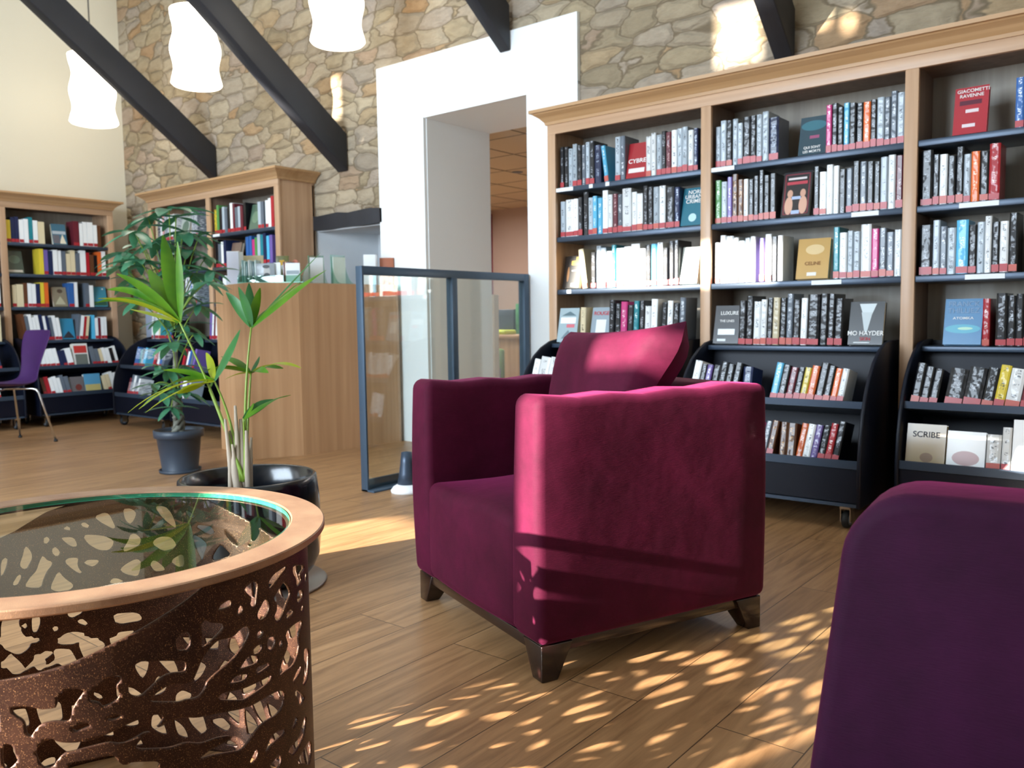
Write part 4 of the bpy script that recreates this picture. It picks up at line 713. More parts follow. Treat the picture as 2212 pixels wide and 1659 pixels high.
def drum_mesh():
    polys = []
    for lst, ox, oy, s, far in ((NEAR_D, 380, 1200, 3.615, 0), (NEAR_C, 0, 1300, 4.62, 0), (FAR_A, 0, 1030, 5.53, 1), (FAR_B, 380, 1030, 6.506, 1), (FAR_C, 0, 1300, 4.62, 1)):
        for p in lst:
            q = [px_cyl(ox + x / s, oy + y / s, far) for x, y in smooth_poly(p)]; a0 = q[0][0]
            polys.append((np.array([(a0 + (a - a0 + PI) % (2 * PI) - PI, z) for a, z in q]) * np.array([RD, 1.0]), far))
    NU, NZ, H = 480, 116, 0.556
    th = np.arange(NU) * 2 * PI / NU; zz = np.linspace(0, H, NZ + 1); U, Z = np.meshgrid(th * RD, zz, indexing='ij'); circ = 2 * PI * RD
    best = np.full(U.shape, 1.0)
    for p, far in polys:
        u0 = p[:, 0].mean(); Uu = u0 + (U - u0 + circ / 2) % circ - circ / 2
        if p[:, 1].max() < -0.05: continue
        d2 = np.full(U.shape, 9.0); ins = np.zeros(U.shape, bool); n = len(p)
        for i in range(n):
            a, b = p[i], p[(i + 1) % n]; e = b - a; wx, wz = Uu - a[0], Z - a[1]
            t_ = np.clip((wx * e[0] + wz * e[1]) / max(1e-12, e @ e), 0, 1); d2 = np.minimum(d2, (wx - e[0] * t_) ** 2 + (wz - e[1] * t_) ** 2)
            c = ((a[1] > Z) != (b[1] > Z)); x_ = a[0] + (Z - a[1]) * e[0] / (e[1] if abs(e[1]) > 1e-12 else 1e-12); ins ^= c & (Uu < x_)
        best = np.minimum(best, np.where(ins, -np.sqrt(d2), np.sqrt(d2)))
    # branching network for the parts of the drum the photo does not show
    r_ = random.Random(5); sites = []
    for i in range(40):
        for k in range(10): sites.append(((i + 0.5 * (k % 2) + r_.uniform(-.38, .38)) * circ / 40, (k + r_.uniform(-.38, .38)) * 0.062))
    S = np.array(sites); S3 = np.concatenate([S, S + [circ, 0], S - [circ, 0]]); d1 = np.full(U.shape, 9.0); d2 = np.full(U.shape, 9.0)
    for (u, z) in S3:
        du, dz = U - u, Z - z; d = np.sqrt((du * 1.15 - dz * 0.35) ** 2 + (dz * 0.9) ** 2); d2 = np.where(d < d1, d1, np.minimum(d2, d)); d1 = np.minimum(d1, d)
    fv = 0.0115 + 0.0035 * np.sin(U * 9 + 2) * np.sin(Z * 14 + U * 5) - (d2 - d1) / 2
    X = TC.x + RD * np.cos(U / RD); Y = TC.y + RD * np.sin(U / RD); dep = X * CW[0] + Y * CW[1] + (Z - CAM_H) * CW[2]
    PX = 1106 + FPX * (X * CR[0] + Y * CR[1] + (Z - CAM_H) * CR[2]) / dep; PY = 829.5 - FPX * (X * CU[0] + Y * CU[1] + (Z - CAM_H) * CU[2]) / dep
    near = (X - TC.x) * -TC.x + (Y - TC.y) * -TC.y > RD * RD
    traced = (near & (PX > -5) & (PY < 1662)) | (~near & (PY < 1375) & (PX > -5) & (PX < 545))
    f = np.where(traced, best, np.minimum(best, fv))
    f = np.maximum(f, 0.018 - Z)
    cp = [(-40.3, .470), (-33.5, .474), (-27.5, .481), (-20, .496), (-14.1, .509), (-9.9, .519), (-4.4, .533), (3.7, .557), (10, .58), (62, .58), (70, .535), (85.6, .485), (88.9, .489), (107.3, .526), (120, .557), (126, .58), (150, .58), (157, .557), (166.8, .542), (176, .513), (190, .485), (205, .47), (250, .462), (290, .466), (319.7, .470)]
    top = np.interp(np.degrees(U / RD) % 360, [a % 360 for a, _ in sorted(cp, key=lambda q: q[0] % 360)], [b for _, b in sorted(cp, key=lambda q: q[0] % 360)], period=360)
    f = np.minimum(f, top - Z); f[np.abs(f) < 1e-5] = 1e-5
    V = []; idx = {}; F = []
    def vert(key, u, z):
        if key not in idx: idx[key] = len(V); a = u / RD; V.append((RD * math.cos(a), RD * math.sin(a), z))
        return idx[key]
    du = circ / NU; dz = H / NZ
    for i in range(NU):
        i2 = (i + 1) % NU
        for k in range(NZ):
            cs = [(i, k, f[i, k]), (i + 1, k, f[i2, k]), (i + 1, k + 1, f[i2, k + 1]), (i, k + 1, f[i, k + 1])]
            if all(c[2] < 0 for c in cs): continue
            face = []
            for q in range(4):
                a, b = cs[q], cs[(q + 1) % 4]
                if a[2] > 0: face.append(vert(('n', a[0] % NU, a[1]), a[0] * du, a[1] * dz))
                if (a[2] > 0) != (b[2] > 0):
                    t_ = a[2] / (a[2] - b[2]); ka, kb = (a[0] % NU, a[1]), (b[0] % NU, b[1])
                    face.append(vert(('e',) + tuple(sorted((ka, kb))), (a[0] + (b[0] - a[0]) * t_) * du, (a[1] + (b[1] - a[1]) * t_) * dz))
            if len(face) > 2: F.append(tuple(face))
    return V, F
tb = thing('coffee_table', 'round rust-brown coffee table with laser-cut branch pattern drum and glass top', 'table', TC)
V_, F_ = drum_mesh(); g = MB(); g.add(V_, F_, 0, True); dr = g.build('drum', M_RUST, tb)
bm = bmesh.new(); bm.from_mesh(dr.data)
lone = set(); seen = set(); bm.verts.ensure_lookup_table()   # drop sheet islands that hang on nothing
for v in bm.verts:
    if v.index in seen: continue
    st = [v]; comp = []; seen.add(v.index)
    while st:
        a = st.pop(); comp.append(a)
        for e in a.link_edges:
            b = e.other_vert(a)
            if b.index not in seen: seen.add(b.index); st.append(b)
    if len(comp) < 3000: lone |= set(comp)
bmesh.ops.delete(bm, geom=list(lone), context='VERTS'); bm.to_mesh(dr.data); bm.free()
md = dr.modifiers.new('thickness', 'SOLIDIFY'); md.thickness = 0.004; md.offset = -1
MB().lathe([(0.336, TT - 0.0135), (0.391, TT - 0.0135), (0.394, TT - 0.011), (0.394, TT - 0.002), (0.392, TT), (0.3385, TT), (0.336, TT - 0.002), (0.336, TT - 0.0135)], 200, sm=False).build('top_ring', M_RING, tb)
MB().lathe([(0.328, TT - 0.0135), (0.336, TT - 0.0135), (0.336, TT - 0.011), (0.328, TT - 0.011), (0.328, TT - 0.0135)], 120).build('glass_ledge', M_RUST, tb)
gl = MB(); gl.lathe([(0.0, TT - 0.002), (0.3335, TT - 0.002)], 120); gl.lathe([(0.3335, TT - 0.002), (0.3352, TT - 0.0035), (0.3352, TT - 0.009), (0.3335, TT - 0.0105)], 200, 1, sm=False)
gl.build('glass_top', [M_TGLASS, M_GEDGE], tb)

# ------------------------------------------------------------------ armchair
def cushion_mesh(w_, h_, th, pinch=0.05, n=16):
    g = MB(); 
    for sgn in (1, -1):
        vs = []; fs = []
        for i in range(n + 1):
            for k in range(n + 1):
                u, v = i / n * 2 - 1, k / n * 2 - 1
                e = max(abs(u), abs(v)); bul = (max(0, 1 - u ** 4) * max(0, 1 - v ** 4)) ** 0.42
                x = u * w_ / 2 * (1 - pinch * (1 - abs(v) ** 2.0) * abs(u) ** 2); y = v * h_ / 2 * (1 - pinch * 1.2 * (1 - abs(u) ** 2.0) * abs(v) ** 2)
                wr = 0.008 * math.sin(u * 7 + v * 3) * bul
                q_ = max(0.0, min(1.0, (y / h_ + 0.0) * 2.6)); q_ = q_ * q_ * (3 - 2 * q_); x = x * (0.85 + 0.15 * q_) - 0.045 * (1 - q_)
                vs.append((x, sgn * (bul * th / 2 + wr) , y))
        for i in range(n):
            for k in range(n):
                a = i * (n + 1) + k; q = (a, a + 1, a + n + 2, a + n + 1); fs.append(q if sgn > 0 else q[::-1])
        g.add(vs, fs, 0, True)
    return g
def leg_mb(x, y, sx, sy, m, parent, top=0.095):
    # tapered block: wide at the top, outer faces upright
    w1, w0 = 0.095, 0.048
    xo, yo = x, y; xs_, ys_ = -sx, -sy
    vs = []
    for (z, q) in ((0, w0), (top, w1)):
        a, b = (xo, xo + xs_ * q), (yo, yo + ys_ * q)
        vs += [(a[0], b[0], z), (a[1], b[0], z), (a[1], b[1], z), (a[0], b[1], z)]
    g = MB(); g.add(vs, [(3, 2, 1, 0), (4, 5, 6, 7), (0, 1, 5, 4), (1, 2, 6, 5), (2, 3, 7, 6), (3, 0, 4, 7)]); g.build('leg', m, parent, 0.003)
AC = thing('armchair', 'burgundy velvet box armchair with dark wooden legs and a cushion', 'armchair', (-1.459, 2.132, 0), math.atan2(-0.3685, 0.9295))
HW, HD = 0.397, 0.39
def slab(x0, x1, y0, y1, z0, z1, name, m, parent, r=0.03, flare=(0, 0), nz=1, wr=0.0, shape=None, cuts=6):
    bm_ = bmesh.new(); bmesh.ops.create_cube(bm_, size=1.0); bmesh.ops.scale(bm_, vec=(x1 - x0, y1 - y0, z1 - z0), verts=bm_.verts); bmesh.ops.translate(bm_, vec=((x0 + x1) / 2, (y0 + y1) / 2, (z0 + z1) / 2), verts=bm_.verts)
    bmesh.ops.bevel(bm_, geom=bm_.edges[:], offset=r, segments=4, profile=0.5, affect='EDGES')
    big = [e for e in bm_.edges if e.calc_length() > 0.12]; bmesh.ops.subdivide_edges(bm_, edges=big, cuts=cuts, use_grid_fill=True)
    for v in bm_.verts:
        if shape: v.co = Vector(shape(v.co.x, v.co.y, v.co.z))
    me = bpy.data.meshes.new(name); bm_.to_mesh(me); bm_.free(); me.materials.append(m)
    for p in me.polygons: p.use_smooth = True
    o = bpy.data.objects.new(name, me); COL.objects.link(o); o.parent = parent; return o
AT = 0.125; ZB0 = 0.095; ZT = 0.722
def arm_shape(sx):
    def f(x, y, z):
        k = (z - ZB0) / (ZT - ZB0)
        inner = abs(x) < HW - AT / 2
        # front edge widens towards the floor, the velvet wrinkles a little along the top
        if inner and y < -HD + 0.10: x -= sx * 0.028 * (1 - k) * (1 if z > 0.12 else 0.6)
        z2 = z + (0.004 * math.sin(y * 31) + 0.003 * math.sin(y * 53 + 1)) * (1 if z > 0.68 else 0)
        x2 = x + sx * 0.006 * math.sin(k * PI)
        if y < -HD + 0.06: y = y - 0.008 * math.sin(k * PI)
        return (x2, y, z2)
    return f
slab(HW - AT, HW, -HD, HD, ZB0, ZT, 'arm', M_VELVET, AC, 0.026, shape=arm_shape(1)); slab(-HW, -HW + AT, -HD, HD, ZB0, ZT, 'arm', M_VELVET, AC, 0.026, shape=arm_shape(-1))
slab(-HW + AT - 0.02, HW - AT + 0.02, HD - 0.15, HD - 0.001, ZB0, ZT - 0.002, 'backrest', M_VELVET, AC, 0.026)
def seat_shape(x, y, z):
    u, v = x / 0.27, (y - (-0.07)) / 0.33
    if z > 0.3: z += 0.028 * max(0, 1 - u * u) * max(0, 1 - v * v * 0.8) - 0.006 * math.sin(x * 13 + y * 9)
    if y < -0.3: y -= 0.012 * max(0, 1 - u * u) * (1 if z < 0.35 else 0.5)
    return (x, y, z)
slab(-HW + AT - 0.012, HW - AT + 0.012, -HD - 0.004, HD - 0.14, ZB0 + 0.005, 0.405, 'seat', M_VELVET, AC, 0.035, shape=seat_shape, cuts=9)
MB().box(-HW + 0.02, HW - 0.02, -HD + 0.015, HD - 0.02, 0.068, 0.10).build('base_frame', M_WALNUT, AC, 0.003)
for sx in (-1, 1):
    for sy in (-1, 1): leg_mb(sx * (HW - 0.012), sy * (HD - 0.012), sx, sy, M_WALNUT, AC)
cu = cushion_mesh(0.575, 0.46, 0.19).build('scatter_cushion', M_VELVET, None); tag(cu, 'square burgundy velvet cushion standing against the back of the burgundy armchair', 'cushion')
bpy.context.view_layer.update()
cu.matrix_world = AC.matrix_world @ Matrix.Translation((0.05, 0.085, 0.664)) @ Matrix.Rotation(math.radians(-14), 4, 'X') @ Matrix.Rotation(math.radians(-3.5), 4, 'Y')

# plum lounge chair close to the camera, seen from the front right
LC = thing('lounge_chair', 'plum purple lounge chair cropped by the lower right corner', 'armchair', (-0.335, 1.07, 0), math.radians(6))
def back_shape(x, y, z):
    k = max(0, min(1, (0.72 - z) / 0.6)); return (x - 0.045 * (1 - x / 0.8) * k ** 1.2 + 0, y + 0.0, z)
g = MB(); W2 = 0.82; zt = 0.70; R2 = 0.085; pts = [(0, 0.12)]
for a in range(9): t_ = PI - a / 8 * PI / 2; pts.append((R2 + R2 * math.cos(t_) + 0.002, zt - R2 + R2 * math.sin(t_)))
for a in range(9): t_ = PI / 2 - a / 8 * PI / 2; pts.append((W2 - R2 + R2 * math.cos(t_), zt - R2 - 0.0 + R2 * math.sin(t_)))
pts.append((W2, 0.12)); pts = [(x - 0.062 * (1 - 2 * x / W2) * max(0, (0.66 - z)) / 0.54, z) for x, z in pts]
g.prism(pts, 0, 0.13, 'Y'); lb = g.build('backrest', M_VELVET2, LC, 0.022, 5)
slab(-0.07, W2 - 0.02, -0.72, 0.06, 0.16, 0.312, 'seat', M_VELVET2, LC, 0.06)
MB().box(0.0, W2 - 0.05, -0.62, 0.10, 0.13, 0.165).build('base_frame', M_WALNUT, LC, 0.003)
for sx in (0.03, W2 - 0.1):
    for sy in (-0.60, 0.05): MB().box(sx, sx + 0.04, sy, sy + 0.04, 0, 0.135).build('leg', M_WALNUT, LC, 0.003)

# ------------------------------------------------------------------ glass screen
SX, SY0, SY1, SZ = -3.405, 2.972, 4.405, 1.203
t = thing('glass_screen', 'free-standing glass screen in a blue-grey steel frame beside the counter', 'screen', (SX, SY0, 0))
Ls = SY1 - SY0; DW = 0.05
MB().box(-DW, 0, 0, 0.012, 0, SZ).build('post', M_FRAME, t, 0.001); MB().box(-DW, 0, Ls - 0.05, Ls, 0, SZ).build('post', M_FRAME, t, 0.001); MB().box(-DW, 0, Ls * 0.5 - 0.022, Ls * 0.5 + 0.022, 0.012, SZ - 0.045).build('mullion', M_FRAME, t, 0.001)
MB().box(-DW, 0, 0.012, Ls - 0.05, SZ - 0.045, SZ).build('top_rail', M_FRAME, t, 0.001); MB().box(-DW, 0.05, 0.0, Ls, 0, 0.010).build('base_plate', M_FRAME, t, 0.001); MB().box(-DW + 0.004, -DW + 0.02, 0.012, Ls - 0.012, 0.01, 0.06).build('bottom_rail', M_FRAME, t, 0.001)
for (a, b) in ((0.012, Ls * 0.5 - 0.022), (Ls * 0.5 + 0.022, Ls - 0.05)): MB().box(-DW / 2 - 0.003, -DW / 2 + 0.003, a, b, 0.012, SZ - 0.045).build('glass_pane', M_GLASS, t)

# small grey stand with a white foot behind the chair
t = thing('floor_stand', 'small grey post with a flared white foot behind the burgundy armchair', 'stand', (-3.235, 3.10, 0))
MB().lathe([(0, 0), (0.085, 0), (0.088, 0.012), (0.075, 0.03), (0.05, 0.045), (0, 0.045)], 32).build('foot', M_WHITE, t); MB().lathe([(0, 0.045), (0.052, 0.045), (0.042, 0.10), (0.034, 0.16), (0.028, 0.215), (0, 0.22)], 24).build('post', M_SHELF, t)

# ------------------------------------------------------------------ counter
t = thing('reception_counter', 'high faceted oak-veneer counter behind the palm', 'counter', (-4.859, 3.251, 0)); HC = 1.172
CP = [(-0.62, 0.152), (0, 0), (0.157, 0.29), (0.235, 1.135), (-0.60, 1.135)]
def panel(p, q, nm, m_):
    p, q = Vector((*p, 0)), Vector((*q, 0)); d = (q - p).normalized(); n_ = Vector((-d.y, d.x, 0))
    g = MB(); g.add([(p.x, p.y, 0), (q.x, q.y, 0), (q.x + n_.x * .022, q.y + n_.y * .022, 0), (p.x + n_.x * .022, p.y + n_.y * .022, 0), (p.x, p.y, HC - .001), (q.x, q.y, HC - .001), (q.x + n_.x * .022, q.y + n_.y * .022, HC - .001), (p.x + n_.x * .022, p.y + n_.y * .022, HC - .001)], [(3, 2, 1, 0), (4, 5, 6, 7), (0, 1, 5, 4), (1, 2, 6, 5), (2, 3, 7, 6), (3, 0, 4, 7)]); g.build(nm, m_, t)
panel(CP[0], CP[1], 'front_panel', M_COUNTER); panel(CP[1], CP[2], 'front_panel', M_COUNTER); panel(CP[2], CP[3], 'front_panel', M_COUNTER); panel(CP[3], CP[4], 'side_panel', M_WOODL); panel(CP[4], CP[0], 'side_panel', M_WOODL)
g = MB(); g.prism([(x * 0.995, y) for x, y in CP], HC - 0.001, HC + 0.003, 'Z'); g.build('counter_top', M_WOODH, t)
HC += 0.003
def on_counter(px, off, dz=0.0):     # point on the counter top seen at column px, off metres behind its front edge
    best = None
    for (a, b) in ((CP[0], CP[1]), (CP[1], CP[2]), (CP[2], CP[3])):
        for i in range(101):
            k = i / 100; x = -4.859 + a[0] + (b[0] - a[0]) * k; y = 3.251 + a[1] + (b[1] - a[1]) * k
            dd = x * CW[0] + y * CW[1]; u = 1106 + FPX * (x * CR[0] + y * CR[1]) / dd
            if best is None or abs(u - px) < best[0]: best = (abs(u - px), x, y)
    v = Vector((best[1], best[2], 0)).normalized(); return Vector((best[1], best[2], 0)) + v * off + Vector((0, 0, HC + dz))
FACE = math.atan2(CW[1], CW[0]) - PI / 2
def item(name, label, cat, px, off, group=None, rz=0.0): return thing(name, label, cat, on_counter(px, off), FACE + rz, group)
PXM = 5.75 / FPX
o = item('display_box', 'tall white display box at the left end of the counter', 'display box', 512, 0.10); MB().box(-0.045, 0.04, -0.03, 0.07, 0, 0.225).build('box_body', M_LABEL, o, 0.002); MB().box(-0.043, 0.038, -0.0315, -0.03, 0.004, 0.221).build('front_sheet', mat('lilac_card', 'D9DCEC', 0.6), o)
t = item('acrylic_rack', 'long clear green-edged acrylic rack holding discs and leaflets on the counter', 'rack', 590, 0.12)
MB().box(-0.21, 0.23, -0.075, 0.13, 0.0, 0.006).build('base', M_AEDGE, t); MB().box(-0.206, 0.226, -0.075, -0.071, 0.006, 0.05).build('front_lip', M_ACRYL, t)
for x in (-0.21, 0.226): MB().prism([(-0.075, 0.006), (0.09, 0.006), (0.09, 0.14), (0.0, 0.10), (-0.075, 0.03)], x, x + 0.004, 'X').build('divider', M_ACRYL, t)
disc_cols = ['7FA8A8', 'A8C4C0', '4E7C7C', 'C8D4D4', '8AA0A0', '3E6468', 'B4C8C4']
bx = on_counter(590, 0.12)
RACK = t
def slim(name, px, off, w_, d_, h_, m_, label, cat, grp, rz=0.0, tilt=0.0, z=0.0065, parts=None):
    bpy.context.view_layer.update()
    p = (RACK.matrix_world @ Vector(((px - 590) * PXM, off - 0.14, z))) if off <= 0.12 and px < 700 else on_counter(px, off, z); o = MB().box(-w_ / 2, w_ / 2, 0, d_, 0, h_).build(name, m_, bevel=0.001); o.location = p; o.rotation_euler = (tilt, 0, FACE + rz); tag(o, label, cat, grp); return o
for i, c_ in enumerate(disc_cols):
    slim('disc_case', 532 + i * 4.6, 0.10, 0.012, 0.12, 0.15 - 0.006 * (i % 3), mat('disc_case_%d' % i, c_, 0.25, coat=0.6), 'slim disc case with greenish spine, %s of the row left of the portrait' % ORD[i], 'disc case', 'disc cases standing in the acrylic rack', tilt=0.0)
o = slim('disc_case', 583, 0.075, 0.125, 0.012, 0.125, mat('portrait_card', '9AA4AC', 0.3, coat=0.5), 'disc case facing out with a grey portrait of a bearded man', 'disc case', None)
g = MB(); g.prism([(0.022 * math.cos(a * PI / 10) + 0.01, 0.07 + 0.034 * math.sin(a * PI / 10)) for a in range(20)], -0.0008, 0, 'Y'); g.build('cover_picture', mat('portrait_face', 'C2C4C4', 0.5), o)
g = MB(); g.prism([(0.022 * math.cos(a * PI / 10) + 0.01, 0.045 + 0.016 * math.sin(a * PI / 10)) for a in range(20)], -0.0014, -0.0008, 'Y'); g.prism([(0.024 * math.cos(a * PI / 10) + 0.006, 0.103 + 0.012 * math.sin(a * PI / 10)) for a in range(20)], -0.0014, -0.0008, 'Y'); g.build('cover_picture', mat('portrait_hair', '4A4E52', 0.5), o)
slim('leaflet', 607, 0.09, 0.05, 0.004, 0.13, M_LABEL, 'white leaflet standing just right of the portrait', 'leaflet', 'leaflets in the acrylic rack', rz=-0.3)
for i, c_ in enumerate(('6A4038', 'A87858', '7C5A6A', '4A4450')):
    slim('disc_case', 620 + i * 4.6, 0.10, 0.012, 0.11, 0.135, mat('disc_case_b%d' % i, c_, 0.3, coat=0.5), 'slim %s disc case, %s of the darker row right of the leaflet' % (('brown', 'tan', 'mauve', 'dark grey')[i], ORD[i]), 'disc case', 'disc cases standing in the acrylic rack')
o = slim('leaflet', 641, 0.08, 0.095, 0.006, 0.125, M_LABEL, 'wide white leaflet with grey band, right end of the acrylic rack', 'leaflet', 'leaflets in the acrylic rack'); MB().box(-0.043, 0.043, -0.001, 0, 0.05, 0.075).build('printed_band', mat('grey_print', '9AA6AE', 0.6), o)
o = slim('booklet', 614, 0.32, 0.09, 0.012, 0.195, mat('olive_cover', '6A6A30', 0.4, coat=0.5), 'olive booklet with yellow spot standing behind the disc cases', 'booklet', None); MB().box(-0.02, 0.015, -0.001, 0, 0.13, 0.165).build('cover_picture', M_TXY, o)
o = slim('booklet', 548, 0.34, 0.15, 0.012, 0.20, mat('straw_cover', 'C8BE9A', 0.5), 'pale straw-coloured booklet behind the greenish disc cases', 'booklet', None, tilt=-0.15)
MB().box(-0.06, 0.06, -0.001, 0, 0.03, 0.12).build('cover_picture', mat('sand_print', 'A89A78', 0.6), o)
t = item('figurine', 'small salmon pink ball on a cone behind the leaflets', 'figurine', 642, 0.38); g = MB(); g.lathe([(0, 0), (0.03, 0), (0.012, 0.14), (0, 0.14)], 16); g.build('stem', M_LABEL, t); MB().lathe([(0.0005, 0.137)] + [(0.022 * math.sin(a * PI / 8), 0.158 - 0.022 * math.cos(a * PI / 8)) for a in range(1, 8)] + [(0.0005, 0.18)], 16).build('ball', mat('salmon_plastic', 'D88A78', 0.5), t)
def holder(px, off, wd, ht, label, rz=0.0, sheet=None):
    t = item('acrylic_holder', label, 'leaflet holder', px, off, 'clear acrylic leaflet holders on the counter', rz)
    MB().box(-wd / 2, wd / 2, -0.05, 0.05, 0, 0.004).build('base', M_ACRYL, t)
    arc = [(-0.05, 0.004)] + [(-0.05 + 0.10 * math.sin(a * PI / 16), 0.004 + (ht - 0.004) * (1 - math.cos(a * PI / 16))) for a in range(1, 9)] + [(0.05, 0.004)]
    for x in (-wd / 2, wd / 2 - 0.004): MB().prism(arc, x, x + 0.004, 'X').build('side_fin', M_ACRYL, t)
    MB().box(-wd / 2 + .004, wd / 2 - .004, 0.046, 0.05, 0.004, ht).build('back_plate', M_ACRYL, t)
    for x in (-wd / 2, wd / 2 - 0.003): MB().tube([(x + 0.0015, 0.052, 0), (x + 0.0015, 0.052, ht)], 0.002, 6).build('edge_strip', M_AEDGE, t)
    if sheet: MB().box(-wd / 2 + 0.008, wd / 2 - 0.008, 0.036, 0.042, 0.006, ht * 0.93).build('leaflet_stack', sheet, t)
holder(690, 0.12, 0.11, 0.20, 'clear acrylic holder with white leaflets, left of the empty curved one', 0.5, M_LABEL)
holder(745, 0.12, 0.14, 0.21, 'curved pale green acrylic holder, left of the steel screen post', 1.0, mat('mint_card', 'D4E6DC', 0.6))
o = slim('brochure_box', 802, 0.16, 0.09, 0.08, 0.225, M_LABEL, 'white brochure box seen above the glass screen frame', 'box', None, z=0.0005); 
slim('brochure_box', 838, 0.13, 0.105, 0.06, 0.205, mat('terracotta_card', 'A8654A', 0.6), 'terracotta brochure box beside the white one above the screen', 'box', None, z=0.0005)
slim('brochure_box', 884, 0.12, 0.05, 0.05, 0.14, mat('peach_card', 'D0A890', 0.6), 'small peach box, last on the right of the counter', 'box', None, z=0.0005)

# ------------------------------------------------------------------ shell chair
SCH = thing('shell_chair', 'purple shell chair with chromed steel legs at the left picture edge', 'chair', (-7.14, 2.60, 0), math.radians(8))
def shell():
    prof = [(-0.24, 0.445), (-0.22, 0.462), (-0.12, 0.452), (0.0, 0.440), (0.10, 0.440), (0.17, 0.462), (0.205, 0.52), (0.225, 0.60), (0.245, 0.70), (0.275, 0.80), (0.295, 0.86), (0.30, 0.875)]
    wid = [0.16, 0.19, 0.215, 0.21, 0.185, 0.145, 0.125, 0.13, 0.165, 0.19, 0.185, 0.16]
    g = MB(); vs = []; n = 9
    for (y, z), w_ in zip(prof, wid):
        for k in range(n): u = k / (n - 1) * 2 - 1; c = 0.022 * u * u; vs.append((u * w_, y - (c if z > 0.5 else 0), z + (c if z <= 0.5 else 0)))
    g.add(vs, [(i * n + k, i * n + k + 1, (i + 1) * n + k + 1, (i + 1) * n + k) for i in range(len(prof) - 1) for k in range(n - 1)], 0, True)
    o = g.build('shell', M_PURPLE, SCH); md = o.modifiers.new('thickness', 'SOLIDIFY'); md.thickness = 0.011; md.offset = -1; o.modifiers.new('sub', 'SUBSURF').render_levels = 2
shell()
MB().lathe([(0, 0.425), (0.09, 0.425), (0.09, 0.435), (0, 0.435)], 20).build('mounting_plate', M_CHROME, SCH)
for (x, y) in ((-0.25, 0.22), (0.25, 0.22), (-0.25, -0.24), (0.25, -0.24)):
    g = MB(); g.tube([(0, 0, 0.424), (x * 0.55, y * 0.55, 0.423), (x * 0.64, y * 0.64, 0.412), (x * 0.69, y * 0.69, 0.385), (x, y, 0.012)], 0.0085, 10); l = g.build('leg', M_CHROME, SCH)
    MB().lathe([(0, 0), (0.014, 0), (0.014, 0.016), (0, 0.016)], 12, M=Matrix.Translation((x, y, 0))).build('foot_cap', M_RUBBER, l)

# ------------------------------------------------------------------ plants
def blade(g, p0, p1, wd, droop=0.0, side=None, mi=0, n=9, fold=0.25, sag=Vector((0, 0, -1))):
    p0, p1 = Vector(p0), Vector(p1); L_ = (p1 - p0).length; mid = (p0 + p1) / 2 - sag * droop * L_
    vs = []; rows = []
    for i in range(n + 1):
        s = i / n; c = p0 * (1 - s) ** 2 + mid * 2 * s * (1 - s) + p1 * s * s; d = ((mid - p0) * (1 - s) + (p1 - mid) * s).normalized()
        sd_ = (side - d * side.dot(d)).normalized(); nr = d.cross(sd_); ww = wd / 2 * (math.sin(PI * min(1, s * 0.92 + 0.06)) ** 0.75) * (1 - 0.15 * s)
        vs += [c - sd_ * ww + nr * fold * ww, c, c + sd_ * ww + nr * fold * ww]
    g.add(vs, [(3 * i + k, 3 * i + k + 1, 3 * i + k + 4, 3 * i + k + 3) for i in range(n) for k in (0, 1)], mi, True)
PC = Vector((-2.536, 1.672, 0)); PD = PC.x * CW[0] + PC.y * CW[1] + (0.7 - CAM_H) * CW[2]
VR, VU, VW = Vector(CR), Vector(CU), Vector(CW)
def pp(px, py, d=0.0): return at_depth(px, py, PD + d) - PC
palm = thing('potted_palm', 'young fan palm with bright green leaves in a round black planter', 'plant', PC)
def quad(p, q, r, n=12):
    return [Vector(p) * (1 - s / n) ** 2 + Vector(q) * 2 * (s / n) * (1 - s / n) + Vector(r) * (s / n) ** 2 for s in range(n + 1)]
def frond(stem, blades, mats):
    o_ = MB(); o_.tube(quad(*stem), [0.0065 - 0.0035 * i / 12 for i in range(13)], 8); st = o_.build('frond', M_STEM, palm)
    for (a, b, wd, dr, mi) in blades:
        g = MB(); sd_ = (VR * 0.75 + VW * 0.5 * random.choice((-1, 1)) + VU * 0.2); blade(g, a, b, wd, dr, sd_, 0); g.build('leaf_blade', mats[mi], st)
PM = [M_PALM, M_PALMY, M_PALMD]
h = pp(388, 696); frond((pp(526, 1040), pp(470, 860, 0.02), h), [
 (h, pp(352, 508, 0.05), 0.060, 0.05, 0), (h, pp(383, 522, -0.05), 0.045, 0.03, 0), (h, pp(322, 582, 0.08), 0.068, 0.06, 0), (h, pp(252, 592, 0.0), 0.05, 0.13, 0), (h, pp(212, 645, -0.06), 0.028, 0.16, 1), (h, pp(205, 655, 0.1), 0.03, 0.20, 0), (h, pp(282, 668, 0.1), 0.03, 0.05, 1), (h, pp(370, 560, 0.1), 0.05, 0.02, 0), (h, pp(232, 626, 0.12), 0.035, 0.2, 0)], PM)
h = pp(543, 706); frond((pp(534, 1035), pp(522, 880, -0.02), h), [
 (h, pp(488, 632, 0.06), 0.050, 0.04, 2), (h, pp(515, 620, -0.03), 0.045, 0.03, 2), (h, pp(538, 612, 0.05), 0.04, 0.02, 2), (h, pp(562, 622, 0.0), 0.035, 0.02, 0), (h, pp(705, 583, -0.08), 0.052, 0.09, 0), (h, pp(650, 608, 0.08), 0.035, 0.10, 0), (h, pp(692, 546, 0.15), 0.02, 0.03, 2), (h, pp(600, 655, 0.15), 0.03, 0.05, 0)], PM)
